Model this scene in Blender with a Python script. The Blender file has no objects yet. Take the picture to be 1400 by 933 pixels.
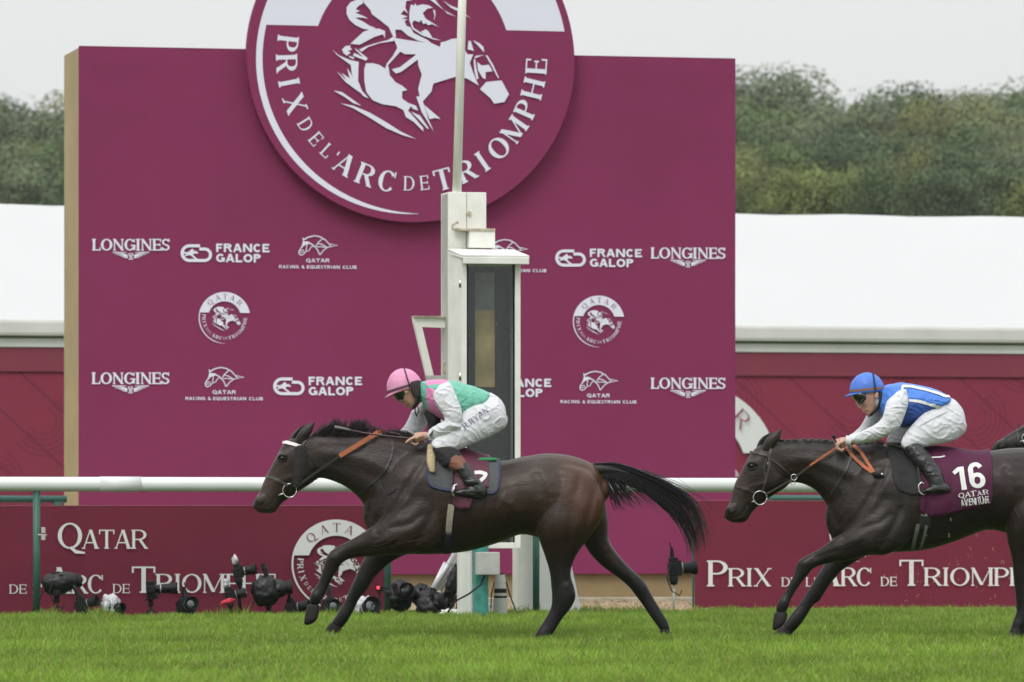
import bpy, bmesh, math, random
from mathutils import Vector, Matrix, noise
from mathutils.bvhtree import BVHTree
from mathutils.geometry import tessellate_polygon
R = math.radians
random.seed(7)
scene = bpy.context.scene
COL = scene.collection

# ---------------------------------------------------------------- camera
F = 7600.0            # focal length in photograph pixels (1400 wide)
YH = 707.0            # horizon row
CH = 0.86             # camera height in metres
cam_d = bpy.data.cameras.new('camera')
cam = bpy.data.objects.new('camera', cam_d); COL.objects.link(cam)
cam.location = (0, 0, CH); cam.rotation_euler = (R(90), 0, 0)
cam_d.sensor_width = 36.0; cam_d.lens = 36.0 * F / 1400.0
cam_d.shift_y = (YH - 466.5) / 1400.0
cam_d.clip_start = 0.5; cam_d.clip_end = 6000
cam_d.dof.use_dof = True; cam_d.dof.focus_distance = 39.0; cam_d.dof.aperture_fstop = 5.8
scene.camera = cam

# ---------------------------------------------------------------- world, sun, exposure
SUN_EL, SUN_AZ = 50, -25
world = bpy.data.worlds.new('World'); scene.world = world; world.use_nodes = True
nt = world.node_tree; nt.nodes.clear()
wo = nt.nodes.new('ShaderNodeOutputWorld'); bg = nt.nodes.new('ShaderNodeBackground')
sky = nt.nodes.new('ShaderNodeTexSky'); sky.sky_type = 'NISHITA'; sky.sun_disc = False
sky.sun_elevation = R(SUN_EL); sky.sun_rotation = R(180 + SUN_AZ); sky.air_density = 1.0; sky.dust_density = 3.0
hs = nt.nodes.new('ShaderNodeHueSaturation'); hs.inputs['Saturation'].default_value = 0.12
nt.links.new(sky.outputs[0], hs.inputs['Color'])
tc = nt.nodes.new('ShaderNodeTexCoord'); sx = nt.nodes.new('ShaderNodeSeparateXYZ')
nt.links.new(tc.outputs['Generated'], sx.inputs[0])
rp = nt.nodes.new('ShaderNodeValToRGB')                        # overcast sky: the zenith is brighter than the horizon
rp.color_ramp.elements[0].position = 0.0; rp.color_ramp.elements[0].color = (0.385, 0.395, 0.39, 1)
rp.color_ramp.elements[1].position = 1.0; rp.color_ramp.elements[1].color = (0.93, 0.94, 0.96, 1)
nt.links.new(sx.outputs['Z'], rp.inputs[0])
sc_ = nt.nodes.new('ShaderNodeVectorMath'); sc_.operation = 'SCALE'; sc_.inputs['Scale'].default_value = 20.0
nt.links.new(rp.outputs[0], sc_.inputs[0])
mx = nt.nodes.new('ShaderNodeMixRGB'); mx.inputs[0].default_value = 0.88
nt.links.new(hs.outputs[0], mx.inputs[1]); nt.links.new(sc_.outputs[0], mx.inputs[2])
nt.links.new(mx.outputs[0], bg.inputs[0]); bg.inputs[1].default_value = 0.1
nt.links.new(bg.outputs[0], wo.inputs[0])
sun_d = bpy.data.lights.new('sun', 'SUN'); sun_d.energy = 1.5; sun_d.angle = R(25); sun_d.color = (1.0, 0.97, 0.93)
sun = bpy.data.objects.new('sun', sun_d); COL.objects.link(sun)
# light comes from above, behind the camera and a little from the left
sd = Vector((math.sin(R(SUN_AZ)) * math.cos(R(SUN_EL)), -math.cos(R(SUN_AZ)) * math.cos(R(SUN_EL)), math.sin(R(SUN_EL))))
sun.rotation_euler = sd.to_track_quat('Z', 'Y').to_euler()
scene.view_settings.view_transform = 'Standard'; scene.view_settings.look = 'None'
scene.view_settings.exposure = 0.0; scene.view_settings.gamma = 1.0

# ---------------------------------------------------------------- helpers
A = R(13.0); TA = math.tan(A); CA = math.cos(A); SA = math.sin(A)
def W(px, py, Y):                                   # photograph pixel at depth Y -> point
    return Vector(((px - 700) / F * Y, Y, CH + (YH - py) / F * Y))
def YT(px, Y0): return Y0 / (1 - TA * (px - 700) / F)
def T(px, py, Y0, off=0.0):                         # pixel on the upright plane parallel to the track through depth Y0
    p = W(px, py, YT(px, Y0)); return p + Vector((SA, -CA, 0)) * off
def TG(px, Y0, z=0.0, back=0.0):                    # point above the ground on that line
    Y = YT(px, Y0); return Vector(((px - 700) / F * Y, Y, z)) + Vector((-SA, CA, 0)) * back
E1 = Vector((CA, SA, 0)); E2 = Vector((-SA, CA, 0)); UP = Vector((0, 0, 1))

MATW = {}
def tag(o, label=None, cat=None, group=None, kind=None):
    if label: o['label'] = label
    if cat: o['category'] = cat
    if group: o['group'] = group
    if kind: o['kind'] = kind
    return o
def thing(name, loc, label, cat, rz=0.0, group=None):
    o = bpy.data.objects.new(name, None); COL.objects.link(o)
    o.location = loc; o.rotation_euler = (0, 0, rz); o.empty_display_size = 0.2
    MATW[o.name] = Matrix.Translation(Vector(loc)) @ Matrix.Rotation(rz, 4, 'Z')
    return tag(o, label, cat, group)

class MB:                                           # mesh builder, authored in world coordinates
    def __init__(s): s.v = []; s.f = []; s.c = None
    def quadstrip(s, a, b, closed=False):
        n = len(a); k = len(s.v); s.v += list(a) + list(b)
        for i in range(n if closed else n - 1):
            j = (i + 1) % n; s.f.append((k + i, k + j, k + n + j, k + n + i))
    def box(s, o, ex, ey, ez):                      # corner + three edge vectors
        k = len(s.v); o = Vector(o)
        for a in (0, 1):
            for b in (0, 1):
                for c in (0, 1): s.v.append(o + ex * a + ey * b + ez * c)
        for f in ((0,1,3,2),(4,6,7,5),(0,4,5,1),(2,3,7,6),(0,2,6,4),(1,5,7,3)): s.f.append(tuple(k + i for i in f))
        return s
    def cbox(s, c, sx, sy, sz, rot=None):
        rot = rot or Matrix.Identity(3); ex, ey, ez = rot @ Vector((sx,0,0)), rot @ Vector((0,sy,0)), rot @ Vector((0,0,sz))
        return s.box(Vector(c) - (ex + ey + ez) / 2, ex, ey, ez)
    def poly(s, pts):                               # flat polygon, tessellated
        k = len(s.v); pts = [Vector(p) for p in pts]; s.v += pts
        for t in tessellate_polygon([pts]): s.f.append(tuple(k + i for i in t))
    def prism(s, pts, d):                           # polygon extruded by vector d
        k = len(s.v); n = len(pts); pts = [Vector(p) for p in pts]
        s.v += pts + [p + d for p in pts]
        for t in tessellate_polygon([pts]):
            s.f.append(tuple(k + i for i in t)); s.f.append(tuple(k + n + i for i in reversed(t)))
        for i in range(n):
            j = (i + 1) % n; s.f.append((k + i, k + j, k + n + j, k + n + i))
    def tube(s, pts, rad, n=8, caps=True):          # round tube along points
        pts = [Vector(p) for p in pts]
        if not hasattr(rad, '__len__'): rad = [rad] * len(pts)
        k = len(s.v); t0 = (pts[1] - pts[0]).normalized()
        ref = Vector((0, 0, 1)) if abs(t0.z) < 0.9 else Vector((1, 0, 0))
        u = t0.cross(ref).normalized()
        for i, p in enumerate(pts):
            t = (pts[min(i + 1, len(pts) - 1)] - pts[max(i - 1, 0)]).normalized()
            u = (u - t * u.dot(t)).normalized(); w = t.cross(u)
            for j in range(n):
                a = 2 * math.pi * j / n; s.v.append(p + (u * math.cos(a) + w * math.sin(a)) * rad[i])
        for i in range(len(pts) - 1):
            for j in range(n):
                j2 = (j + 1) % n; s.f.append((k + i*n + j, k + i*n + j2, k + (i+1)*n + j2, k + (i+1)*n + j))
        if caps:
            s.f.append(tuple(k + j for j in range(n))[::-1]); b = k + (len(pts) - 1) * n
            s.f.append(tuple(b + j for j in range(n)))
        return s
    def sphere(s, c, r, nu=14, nv=9, rot=None):
        c = Vector(c); r = r if hasattr(r, '__len__') else (r, r, r); k = len(s.v); rot = rot or Matrix.Identity(3)
        for i in range(nv + 1):
            th = math.pi * i / nv
            for j in range(nu):
                ph = 2 * math.pi * j / nu
                s.v.append(c + rot @ Vector((r[0]*math.sin(th)*math.cos(ph), r[1]*math.sin(th)*math.sin(ph), r[2]*math.cos(th))))
        for i in range(nv):
            for j in range(nu):
                j2 = (j + 1) % nu; s.f.append((k+i*nu+j, k+(i+1)*nu+j, k+(i+1)*nu+j2, k+i*nu+j2))
        return s
    def build(s, name, m, parent=None, loc=None, rz=0.0, smooth=False, bevel=0.0, colors=None, weld=False):
        me = bpy.data.meshes.new(name)
        M = MATW[parent.name] if parent else (Matrix.Translation(Vector(loc)) @ Matrix.Rotation(rz, 4, 'Z') if loc is not None else Matrix.Identity(4))
        Mi = M.inverted()
        me.from_pydata([Mi @ v for v in s.v], [], s.f)
        if colors:
            ca = me.color_attributes.new('tint', 'FLOAT_COLOR', 'POINT')
            flat = []
            for c in colors: flat += [c[0], c[1], c[2], 1.0]
            ca.data.foreach_set('color', flat)
        if weld or bevel or smooth:
            b = bmesh.new(); b.from_mesh(me)
            if weld: bmesh.ops.remove_doubles(b, verts=b.verts, dist=1e-5)
            if bevel:
                bmesh.ops.bevel(b, geom=[e for e in b.edges if len(e.link_faces) == 2 and e.calc_face_angle(0) > 0.5],
                                offset=bevel, segments=2, affect='EDGES', profile=0.6)
            bmesh.ops.recalc_face_normals(b, faces=b.faces)
            b.to_mesh(me); b.free()
        me.materials.append(m)
        if smooth:
            for p in me.polygons: p.use_smooth = True
        o = bpy.data.objects.new(name, me); COL.objects.link(o)
        if parent: o.parent = parent
        elif loc is not None: o.location = loc; o.rotation_euler = (0, 0, rz)
        MATW[o.name] = M
        return o

# ---------------------------------------------------------------- materials
def mat(name, col, rough=0.6, var=0.0, scale=5.0, bump=0.0, bscale=None, metal=0.0, spec=0.5, col2=None, attr=False,
        emit=None, trans=0.0, stretch=None, sheen=0.0, coat=0.0):
    m = bpy.data.materials.new(name); m.use_nodes = True; n = m.node_tree.nodes; l = m.node_tree.links
    b = n['Principled BSDF']
    b.inputs['Roughness'].default_value = rough; b.inputs['Metallic'].default_value = metal
    b.inputs['Specular IOR Level'].default_value = spec
    if sheen: b.inputs['Sheen Weight'].default_value = sheen; b.inputs['Sheen Roughness'].default_value = 0.4
    if coat: b.inputs['Coat Weight'].default_value = coat
    if trans: b.inputs['Transmission Weight'].default_value = trans
    if emit: b.inputs['Emission Color'].default_value = (*emit[:3], 1); b.inputs['Emission Strength'].default_value = emit[3]
    tcn = n.new('ShaderNodeTexCoord'); src = tcn.outputs['Object']
    if stretch:
        mp = n.new('ShaderNodeMapping'); mp.inputs['Scale'].default_value = stretch; l.new(src, mp.inputs[0]); src = mp.outputs[0]
    base = None
    if attr:
        at = n.new('ShaderNodeVertexColor'); at.layer_name = 'tint'; base = at.outputs[0]
    if var or col2:
        nz = n.new('ShaderNodeTexNoise'); nz.inputs['Scale'].default_value = scale; nz.inputs['Detail'].default_value = 6
        nz.inputs['Roughness'].default_value = 0.6; l.new(src, nz.inputs['Vector'])
        r = n.new('ShaderNodeValToRGB'); r.color_ramp.elements[0].position = 0.3; r.color_ramp.elements[1].position = 0.7
        if attr:
            r.color_ramp.elements[0].color = (1 - var,) * 3 + (1,); r.color_ramp.elements[1].color = (1 + var,) * 3 + (1,)
            mu = n.new('ShaderNodeMixRGB'); mu.blend_type = 'MULTIPLY'; mu.inputs[0].default_value = 1
            l.new(base, mu.inputs[1]); l.new(r.outputs[0], mu.inputs[2]); base = mu.outputs[0]
        else:
            c2 = col2 or tuple(min(1, c * (1 + var)) for c in col); c1 = col if col2 else tuple(c * (1 - var) for c in col)
            r.color_ramp.elements[0].color = (*c1, 1); r.color_ramp.elements[1].color = (*c2, 1)
            l.new(nz.outputs[0], r.inputs[0]); base = r.outputs[0]
        if attr: l.new(nz.outputs[0], r.inputs[0])
    if base: l.new(base, b.inputs['Base Color'])
    else: b.inputs['Base Color'].default_value = (*col, 1)
    if bump:
        nb = n.new('ShaderNodeTexNoise'); nb.inputs['Scale'].default_value = bscale or scale * 4; nb.inputs['Detail'].default_value = 5
        l.new(src, nb.inputs['Vector'])
        bp = n.new('ShaderNodeBump'); bp.inputs['Strength'].default_value = bump; bp.inputs['Distance'].default_value = 0.02
        l.new(nb.outputs[0], bp.inputs['Height']); l.new(bp.outputs[0], b.inputs['Normal'])
    return m

PLUM = (0.205, 0.029, 0.092)
M = dict(
 plum=mat('plum_fabric', PLUM, 0.85, 0.07, .7, 0.03, 600, spec=0.2),
 disc=mat('plum_board', (0.21, 0.030, 0.094), 0.8, 0.03, 2, 0.02, 400, spec=0.2),
 gold=mat('tan_board', (0.38, 0.29, 0.15), 0.7, 0.12, 2, 0.05, 60),
 print=mat('pale_print', (0.70, 0.72, 0.83), 0.8, spec=0.2),
 wprint=mat('white_print', (0.68, 0.69, 0.68), 0.8, spec=0.2),
 banner=mat('banner_cloth', (0.155, 0.018, 0.040), 0.75, 0.08, 1.2, 0.15, 3, spec=0.25),
 white=mat('white_paint', (0.76, 0.76, 0.71), 0.5, 0.10, 4, 0.05, 30),
 rail=mat('white_plastic', (0.66, 0.69, 0.68), 0.35, 0.05, 2.5),
 green=mat('green_paint', (0.035, 0.12, 0.095), 0.5, 0.15, 6, 0.1, 60),
 teal=mat('teal_paint', (0.04, 0.24, 0.20), 0.6, 0.35, 14, 0.2, 40),
 tent=mat('tent_membrane', (0.50, 0.51, 0.51), 0.6, 0.015, 0.4),
 tentb=mat('tent_gutter', (0.60, 0.59, 0.57), 0.6, 0.06, 2, 0.1, 4),
 black=mat('black_plastic', (0.009, 0.009, 0.010), 0.42, 0.3, 40, spec=.2),
 rubber=mat('black_rubber', (0.011, 0.011, 0.012), 0.6, spec=.2),
 bag=mat('black_bag', (0.008, 0.008, 0.009), 0.33, 0.2, 20, 0.8, 18, spec=0.35),
 clearbag=mat('clear_bag', (0.42, 0.43, 0.45), 0.2, 0.55, 28, 0.9, 25, spec=0.7),
 lensglass=mat('lens_glass', (0.02, 0.03, 0.035), 0.06, spec=1.0, coat=1.0),
 lensgrey=mat('grey_lens_paint', (0.40, 0.41, 0.38), 0.45, 0.05, 9),
 metal=mat('steel', (0.6, 0.6, 0.6), 0.25, metal=1.0),
 alu=mat('aluminium_tube', (0.62, 0.63, 0.64), 0.4, 0.1, 8, metal=0.3),
 led=mat('red_led', (0.8, 0.02, 0.02), 0.4, emit=(1, 0.02, 0.04, 6.0)),
 red=mat('red_cloth', (0.45, 0.02, 0.05), 0.8),
 grey=mat('grey_plastic', (0.42, 0.42, 0.40), 0.5, 0.12, 8),
 dark=mat('dark_interior', (0.009, 0.011, 0.011), 0.6, 0.2, 4),
 concrete=mat('concrete', (0.36, 0.33, 0.25), 0.9, 0.25, 8, 0.4, 30),
 gravel=mat('gravel', (0.33, 0.25, 0.15), 0.95, 0.5, 40, 1.0, 60),
 rust=mat('rusty_steel', (0.42, 0.37, 0.27), 0.8, 0.5, 18, 0.2, 40),
)
PC = lambda c: c
# ================================================================ lettering as thin strokes
class Glyphs:
    """Collects stroke strips in pixel space (x right, y down); each strip gets its own hair of offset."""
    def __init__(s): s.strips = []; s.polys = []
    def bar(s, x0, y0, x1, y1, w, horiz=True):
        if horiz: s.strips.append([((x0 - w/2, y0), (x0 + w/2, y0)), ((x1 - w/2, y1), (x1 + w/2, y1))])
        else: s.strips.append([((x0, y0 - w/2), (x0, y0 + w/2)), ((x1, y1 - w/2), (x1, y1 + w/2))])
    def arc(s, cx, cy, rx, ry, a0, a1, tk, tn, n=14):
        st = []
        for i in range(n + 1):
            a = R(a0 + (a1 - a0) * i / n); c, q = math.cos(a), math.sin(a)
            w = tn + (tk - tn) * abs(c) ** 1.6
            st.append(((cx + rx*c, cy - ry*q), (cx + (rx - w)*c, cy - (ry - w)*q)))
        s.strips.append(st)
    def line(s, pts, w):
        st = []
        for i, p in enumerate(pts):
            a = pts[max(i-1, 0)]; b = pts[min(i+1, len(pts)-1)]
            dx, dy = b[0]-a[0], b[1]-a[1]; L = math.hypot(dx, dy) or 1
            ww = w[i] if hasattr(w, '__len__') else w
            st.append(((p[0]-dy/L*ww/2, p[1]+dx/L*ww/2), (p[0]+dy/L*ww/2, p[1]-dx/L*ww/2)))
        s.strips.append(st)
    def xf(s, f):
        g = Glyphs(); g.strips = [[(f(*a), f(*b)) for a, b in st] for st in s.strips]
        g.polys = [[f(*p) for p in pl] for pl in s.polys]; return g
    def add(s, g): s.strips += g.strips; s.polys += g.polys
    def mesh(s, place, off0=0.0015, step=0.00004, sub=None):
        mb = MB(); k = 0
        for st in s.strips:
            if sub:
                st2 = []
                for (a, b), (c, d) in zip(st, st[1:]):
                    L = max(math.dist(a, c), math.dist(b, d)); n = max(1, int(L / sub))
                    for i in range(n):
                        t = i / n; st2.append(((a[0]+(c[0]-a[0])*t, a[1]+(c[1]-a[1])*t), (b[0]+(d[0]-b[0])*t, b[1]+(d[1]-b[1])*t)))
                st2.append(st[-1]); st = st2
            o = off0 + step * k; k += 1
            P = [(place(a[0], a[1], o), place(b[0], b[1], o)) for a, b in st]
            P = [p for p in P if p[0] is not None and p[1] is not None]
            if len(P) > 1: mb.quadstrip([p[0] for p in P], [p[1] for p in P])
        for pl in s.polys:
            o = off0 + step * k; k += 1
            P = [place(a[0], a[1], o) for a in pl]
            if None not in P: mb.poly(P)
        return mb

RELW = dict(A=.95, B=.8, C=.88, D=.92, E=.78, F=.72, G=.95, H=1.0, I=.42, L=.74, M=1.2, N=1.0, O=1.0, P=.78, Q=1.0, R=.9, S=.7, T=.86,
            U=.95, V=.92, X=.95, Y=.9)
RELW.update({"'": .3, '.': .25, '&': .85, ' ': .45, '1': .5, '2': .7, '6': .75})
def glyph(ch, x0, x1, yb, H, tk, tn, ser):
    """one letter in the box x0..x1, standing on yb with cap height H"""
    g = Glyphs(); w = x1 - x0; yt = yb - H; e = ser; L = x0 + e + tk/2; Rr = x1 - e - tk/2; st = max(tn, tk * 0.28)
    def serif(x, y, ww=tk):
        if ser: g.bar(x - ww/2 - e, y + (st/2 if y < (yt+yb)/2 else -st/2), x + ww/2 + e, y + (st/2 if y < (yt+yb)/2 else -st/2), st, False)
    def stem(x, a=True, b=True, ww=tk):
        g.bar(x, yt, x, yb, ww)
        if a: serif(x, yt, ww)
        if b: serif(x, yb, ww)
    def hbar(xa, xb, y, ww=tn): g.bar(xa, y, xb, y, ww, False)
    def tick(x, ya, yb2):
        if ser: g.bar(x, ya, x, yb2, max(tn, tk*.4))
    if ch == 'I': stem((x0+x1)/2)
    elif ch in 'L':
        stem(L); hbar(L, x1, yb - tn/2); tick(x1 - tn/2, yb - H*.28, yb)
    elif ch in 'EF':
        stem(L); hbar(L, x1 - w*.04, yt + tn/2); tick(x1 - w*.04 - tn/2, yt, yt + H*.24)
        hbar(L, x0 + w*.82, (yt+yb)/2); tick(x0 + w*.82, (yt+yb)/2 - H*.11, (yt+yb)/2 + H*.11)
        if ch == 'E': hbar(L, x1, yb - tn/2); tick(x1 - tn/2, yb - H*.26, yb)
    elif ch == 'T':
        stem((x0+x1)/2, False); hbar(x0, x1, yt + tn/2); tick(x0 + tn/2, yt, yt + H*.24); tick(x1 - tn/2, yt, yt + H*.24)
    elif ch == 'H': stem(L); stem(Rr); hbar(L, Rr, (yt+yb)/2)
    elif ch in 'OQ':
        cx, cy = (x0+x1)/2, (yt+yb)/2; g.arc(cx, cy, w/2, H/2, 0, 360, tk*1.05, tn, 28)
        if ch == 'Q': g.line([(cx + w*.02, yb - tn), (cx + w*.25, yb + H*.12), (cx + w*.62, yb + H*.16)] if ser else [(cx + w*.08, yb - H*.3), (cx + w*.45, yb + H*.08)], [tk*.7, tk*.9, tn] if ser else tk)
    elif ch in 'CG':
        cx, cy = x0 + w/2, (yt+yb)/2; g.arc(cx, cy, w/2, H/2, 42, 318, tk*1.05, tn, 22)
        if ser: g.bar(x1 - w*.10, yt + H*.02, x1 - w*.10, yt + H*.3, tn)
        if ch == 'G': g.bar(x1 - w*.12, cy + H*.04, x1 - w*.12, yb - H*.06, tk); hbar(x1 - w*.42, x1 + (e if ser else 0), cy + H*.06)
    elif ch in 'PRB':
        stem(L); hb = H*.54 if ch != 'B' else H*.5; cx = x0 + w*.5; ry = hb/2
        hbar(L, cx, yt + tn/2); hbar(L, cx, yt + hb - tn/2); g.arc(cx, yt + ry, w*.5 - (w*.06 if ch != 'P' else 0), ry, 90, -90, tk, tn)
        if ch == 'R': g.bar(cx + w*.0, yt + hb - tn, x1 - tk*.4, yb, tk*1.05); (hbar(x1 - tk - e*.3, x1 + e*.8, yb - st/2, st) if ser else 0)
        if ch == 'B':
            hbar(L, cx, yb - tn/2); g.arc(cx, yb - ry, w*.5, ry, 90, -90, tk, tn)
    elif ch == 'D':
        stem(L); cx = x0 + w*.45; hbar(L, cx, yt + tn/2); hbar(L, cx, yb - tn/2); g.arc(cx, (yt+yb)/2, w*.55, H/2, 90, -90, tk*1.05, tn, 18)
    elif ch == 'A':
        c = x0 + w*.5; g.bar(c - tn*.2, yt, x0 + e + tn*.5, yb, tn*1.1); g.bar(c, yt, x1 - e - tk*.5, yb, tk*1.1)
        hbar(x0 + w*.25, x1 - w*.25, yb - H*.32)
        if ser: serif(x0 + e + tn*.5, yb, tn); serif(x1 - e - tk*.5, yb, tk)
    elif ch == 'V':
        c = x0 + w*.5; g.bar(x0 + tk*.5, yt, c, yb, tk*1.1); g.bar(x1 - tn*.5, yt, c, yb, tn*1.1)
        if ser: serif(x0 + tk*.5, yt, tk); serif(x1 - tn*.5, yt, tn)
    elif ch == 'Y':
        c = x0 + w*.5; g.bar(x0 + tk*.5, yt, c, yt + H*.52, tk*1.05); g.bar(x1 - tn*.5, yt, c, yt + H*.52, tn*1.1); g.bar(c, yt + H*.5, c, yb, tk)
        if ser: serif(c, yb); serif(x0 + tk*.5, yt); serif(x1 - tn*.5, yt, tn)
    elif ch == 'X':
        g.bar(x0 + e + tk*.5, yt, x1 - e - tk*.5, yb, tk*1.15); g.bar(x1 - e - tn, yt, x0 + e + tn, yb, tn*1.15)
        if ser:
            for xx, yy in ((x0+e+tk*.5, yt), (x1-e-tn, yt), (x0+e+tn, yb), (x1-e-tk*.5, yb)): serif(xx, yy, tk*.7)
    elif ch == 'N':
        stem(L, True, True, tn if ser else tk); g.bar(x0 + tk*.6, yt, x1 - e - tn*.6, yb, tk*1.1); g.bar(Rr, yt, Rr, yb, tn if ser else tk)
        if ser: serif(Rr, yt, tn)
    elif ch == 'M':
        c = (x0+x1)/2; stem(L, True, True, tn if ser else tk); stem(Rr, True, True); g.bar(L, yt, c, yb - H*.05, tk*1.05); g.bar(Rr, yt, c, yb - H*.05, tn*1.05)
    elif ch == 'U':
        l_, r_ = x0 + tk/2, x1 - tk/2; g.bar(l_, yt, l_, yb - H*.3, tk); g.bar(r_, yt, r_, yb - H*.3, tk); g.arc((x0+x1)/2, yb - H*.32, w/2, H*.32, 180, 360, tk, tn)
    elif ch == 'S':
        cx = (x0+x1)/2; r1 = H*.27; g.arc(cx, yt + r1, w*.46, r1, 25, 265, tk*.8, tn*1.2); g.arc(cx, yb - r1, w*.5, r1, -155, 95, tk*.8, tn*1.2)
        if ser: g.bar(x1 - w*.1, yt, x1 - w*.1, yt + H*.28, tn); g.bar(x0 + w*.07, yb - H*.3, x0 + w*.07, yb, tn)
    elif ch == '&':
        cx = x0 + w*.42; g.arc(cx, yt + H*.24, w*.25, H*.24, 0, 360, tk*.8, tn); g.arc(cx, yb - H*.27, w*.4, H*.27, 0, 360, tk*.8, tn); g.bar(cx, yt + H*.4, x1, yb, tk)
    elif ch == "'": g.bar((x0+x1)/2, yt, (x0+x1)/2, yt + H*.3, tk*.8)
    elif ch == '.': g.bar((x0+x1)/2, yb - tk, (x0+x1)/2, yb, tk)
    elif ch == '1': g.bar(x1 - tk*.5, yt, x1 - tk*.5, yb, tk); g.line([(x0, yt + H*.24), (x1 - tk*.9, yt + H*.06)], tk*.7)
    elif ch == '6':
        g.arc((x0+x1)/2, yb - H*.3, w/2, H*.3, 0, 360, tk, tk*.75, 24); g.arc((x0+x1)/2, yt + H*.3, w/2, H*.3, 25, 180, tk, tk*.75, 14)
        g.bar(x0 + tk*.5, yt + H*.3, x0 + tk*.5, yb - H*.3, tk)
    elif ch == '2':
        g.arc((x0+x1)/2, yt + H*.29, w/2, H*.29, 165, 0, tk, tk*.8, 14); g.line([(x1 - tk*.6, yt + H*.3), (x1 - w*.25, yb - H*.4), (x0 + tk*.5, yb - tk*.4)], tk)
        hbar(x0, x1, yb - tk/2, tk)
    return g
def word(txt, x0, x1, yb, H, tk=.15, tn=.05, ser=.06, gap=.08, small=None, yb1=None):
    """a word fitted between x0 and x1; small = cap height of letters after the first; tk etc. in parts of H"""
    g = Glyphs(); hs_ = [H if (i == 0 or small is None) else small for i in range(len(txt))]
    tot = sum(RELW[c] * h for c, h in zip(txt, hs_)) + gap * H * (len(txt) - 1); k = (x1 - x0) / tot; x = x0
    for c, h in zip(txt, hs_):
        w = RELW[c] * h * k; t = (x - x0) / (x1 - x0); yb_ = yb + ((yb1 - yb) * t if yb1 is not None else 0)
        if c != ' ': g.add(glyph(c, x, x + w, yb_, h, tk*h, tn*h, ser*h))
        x += w + gap * H * k
    return g

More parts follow.
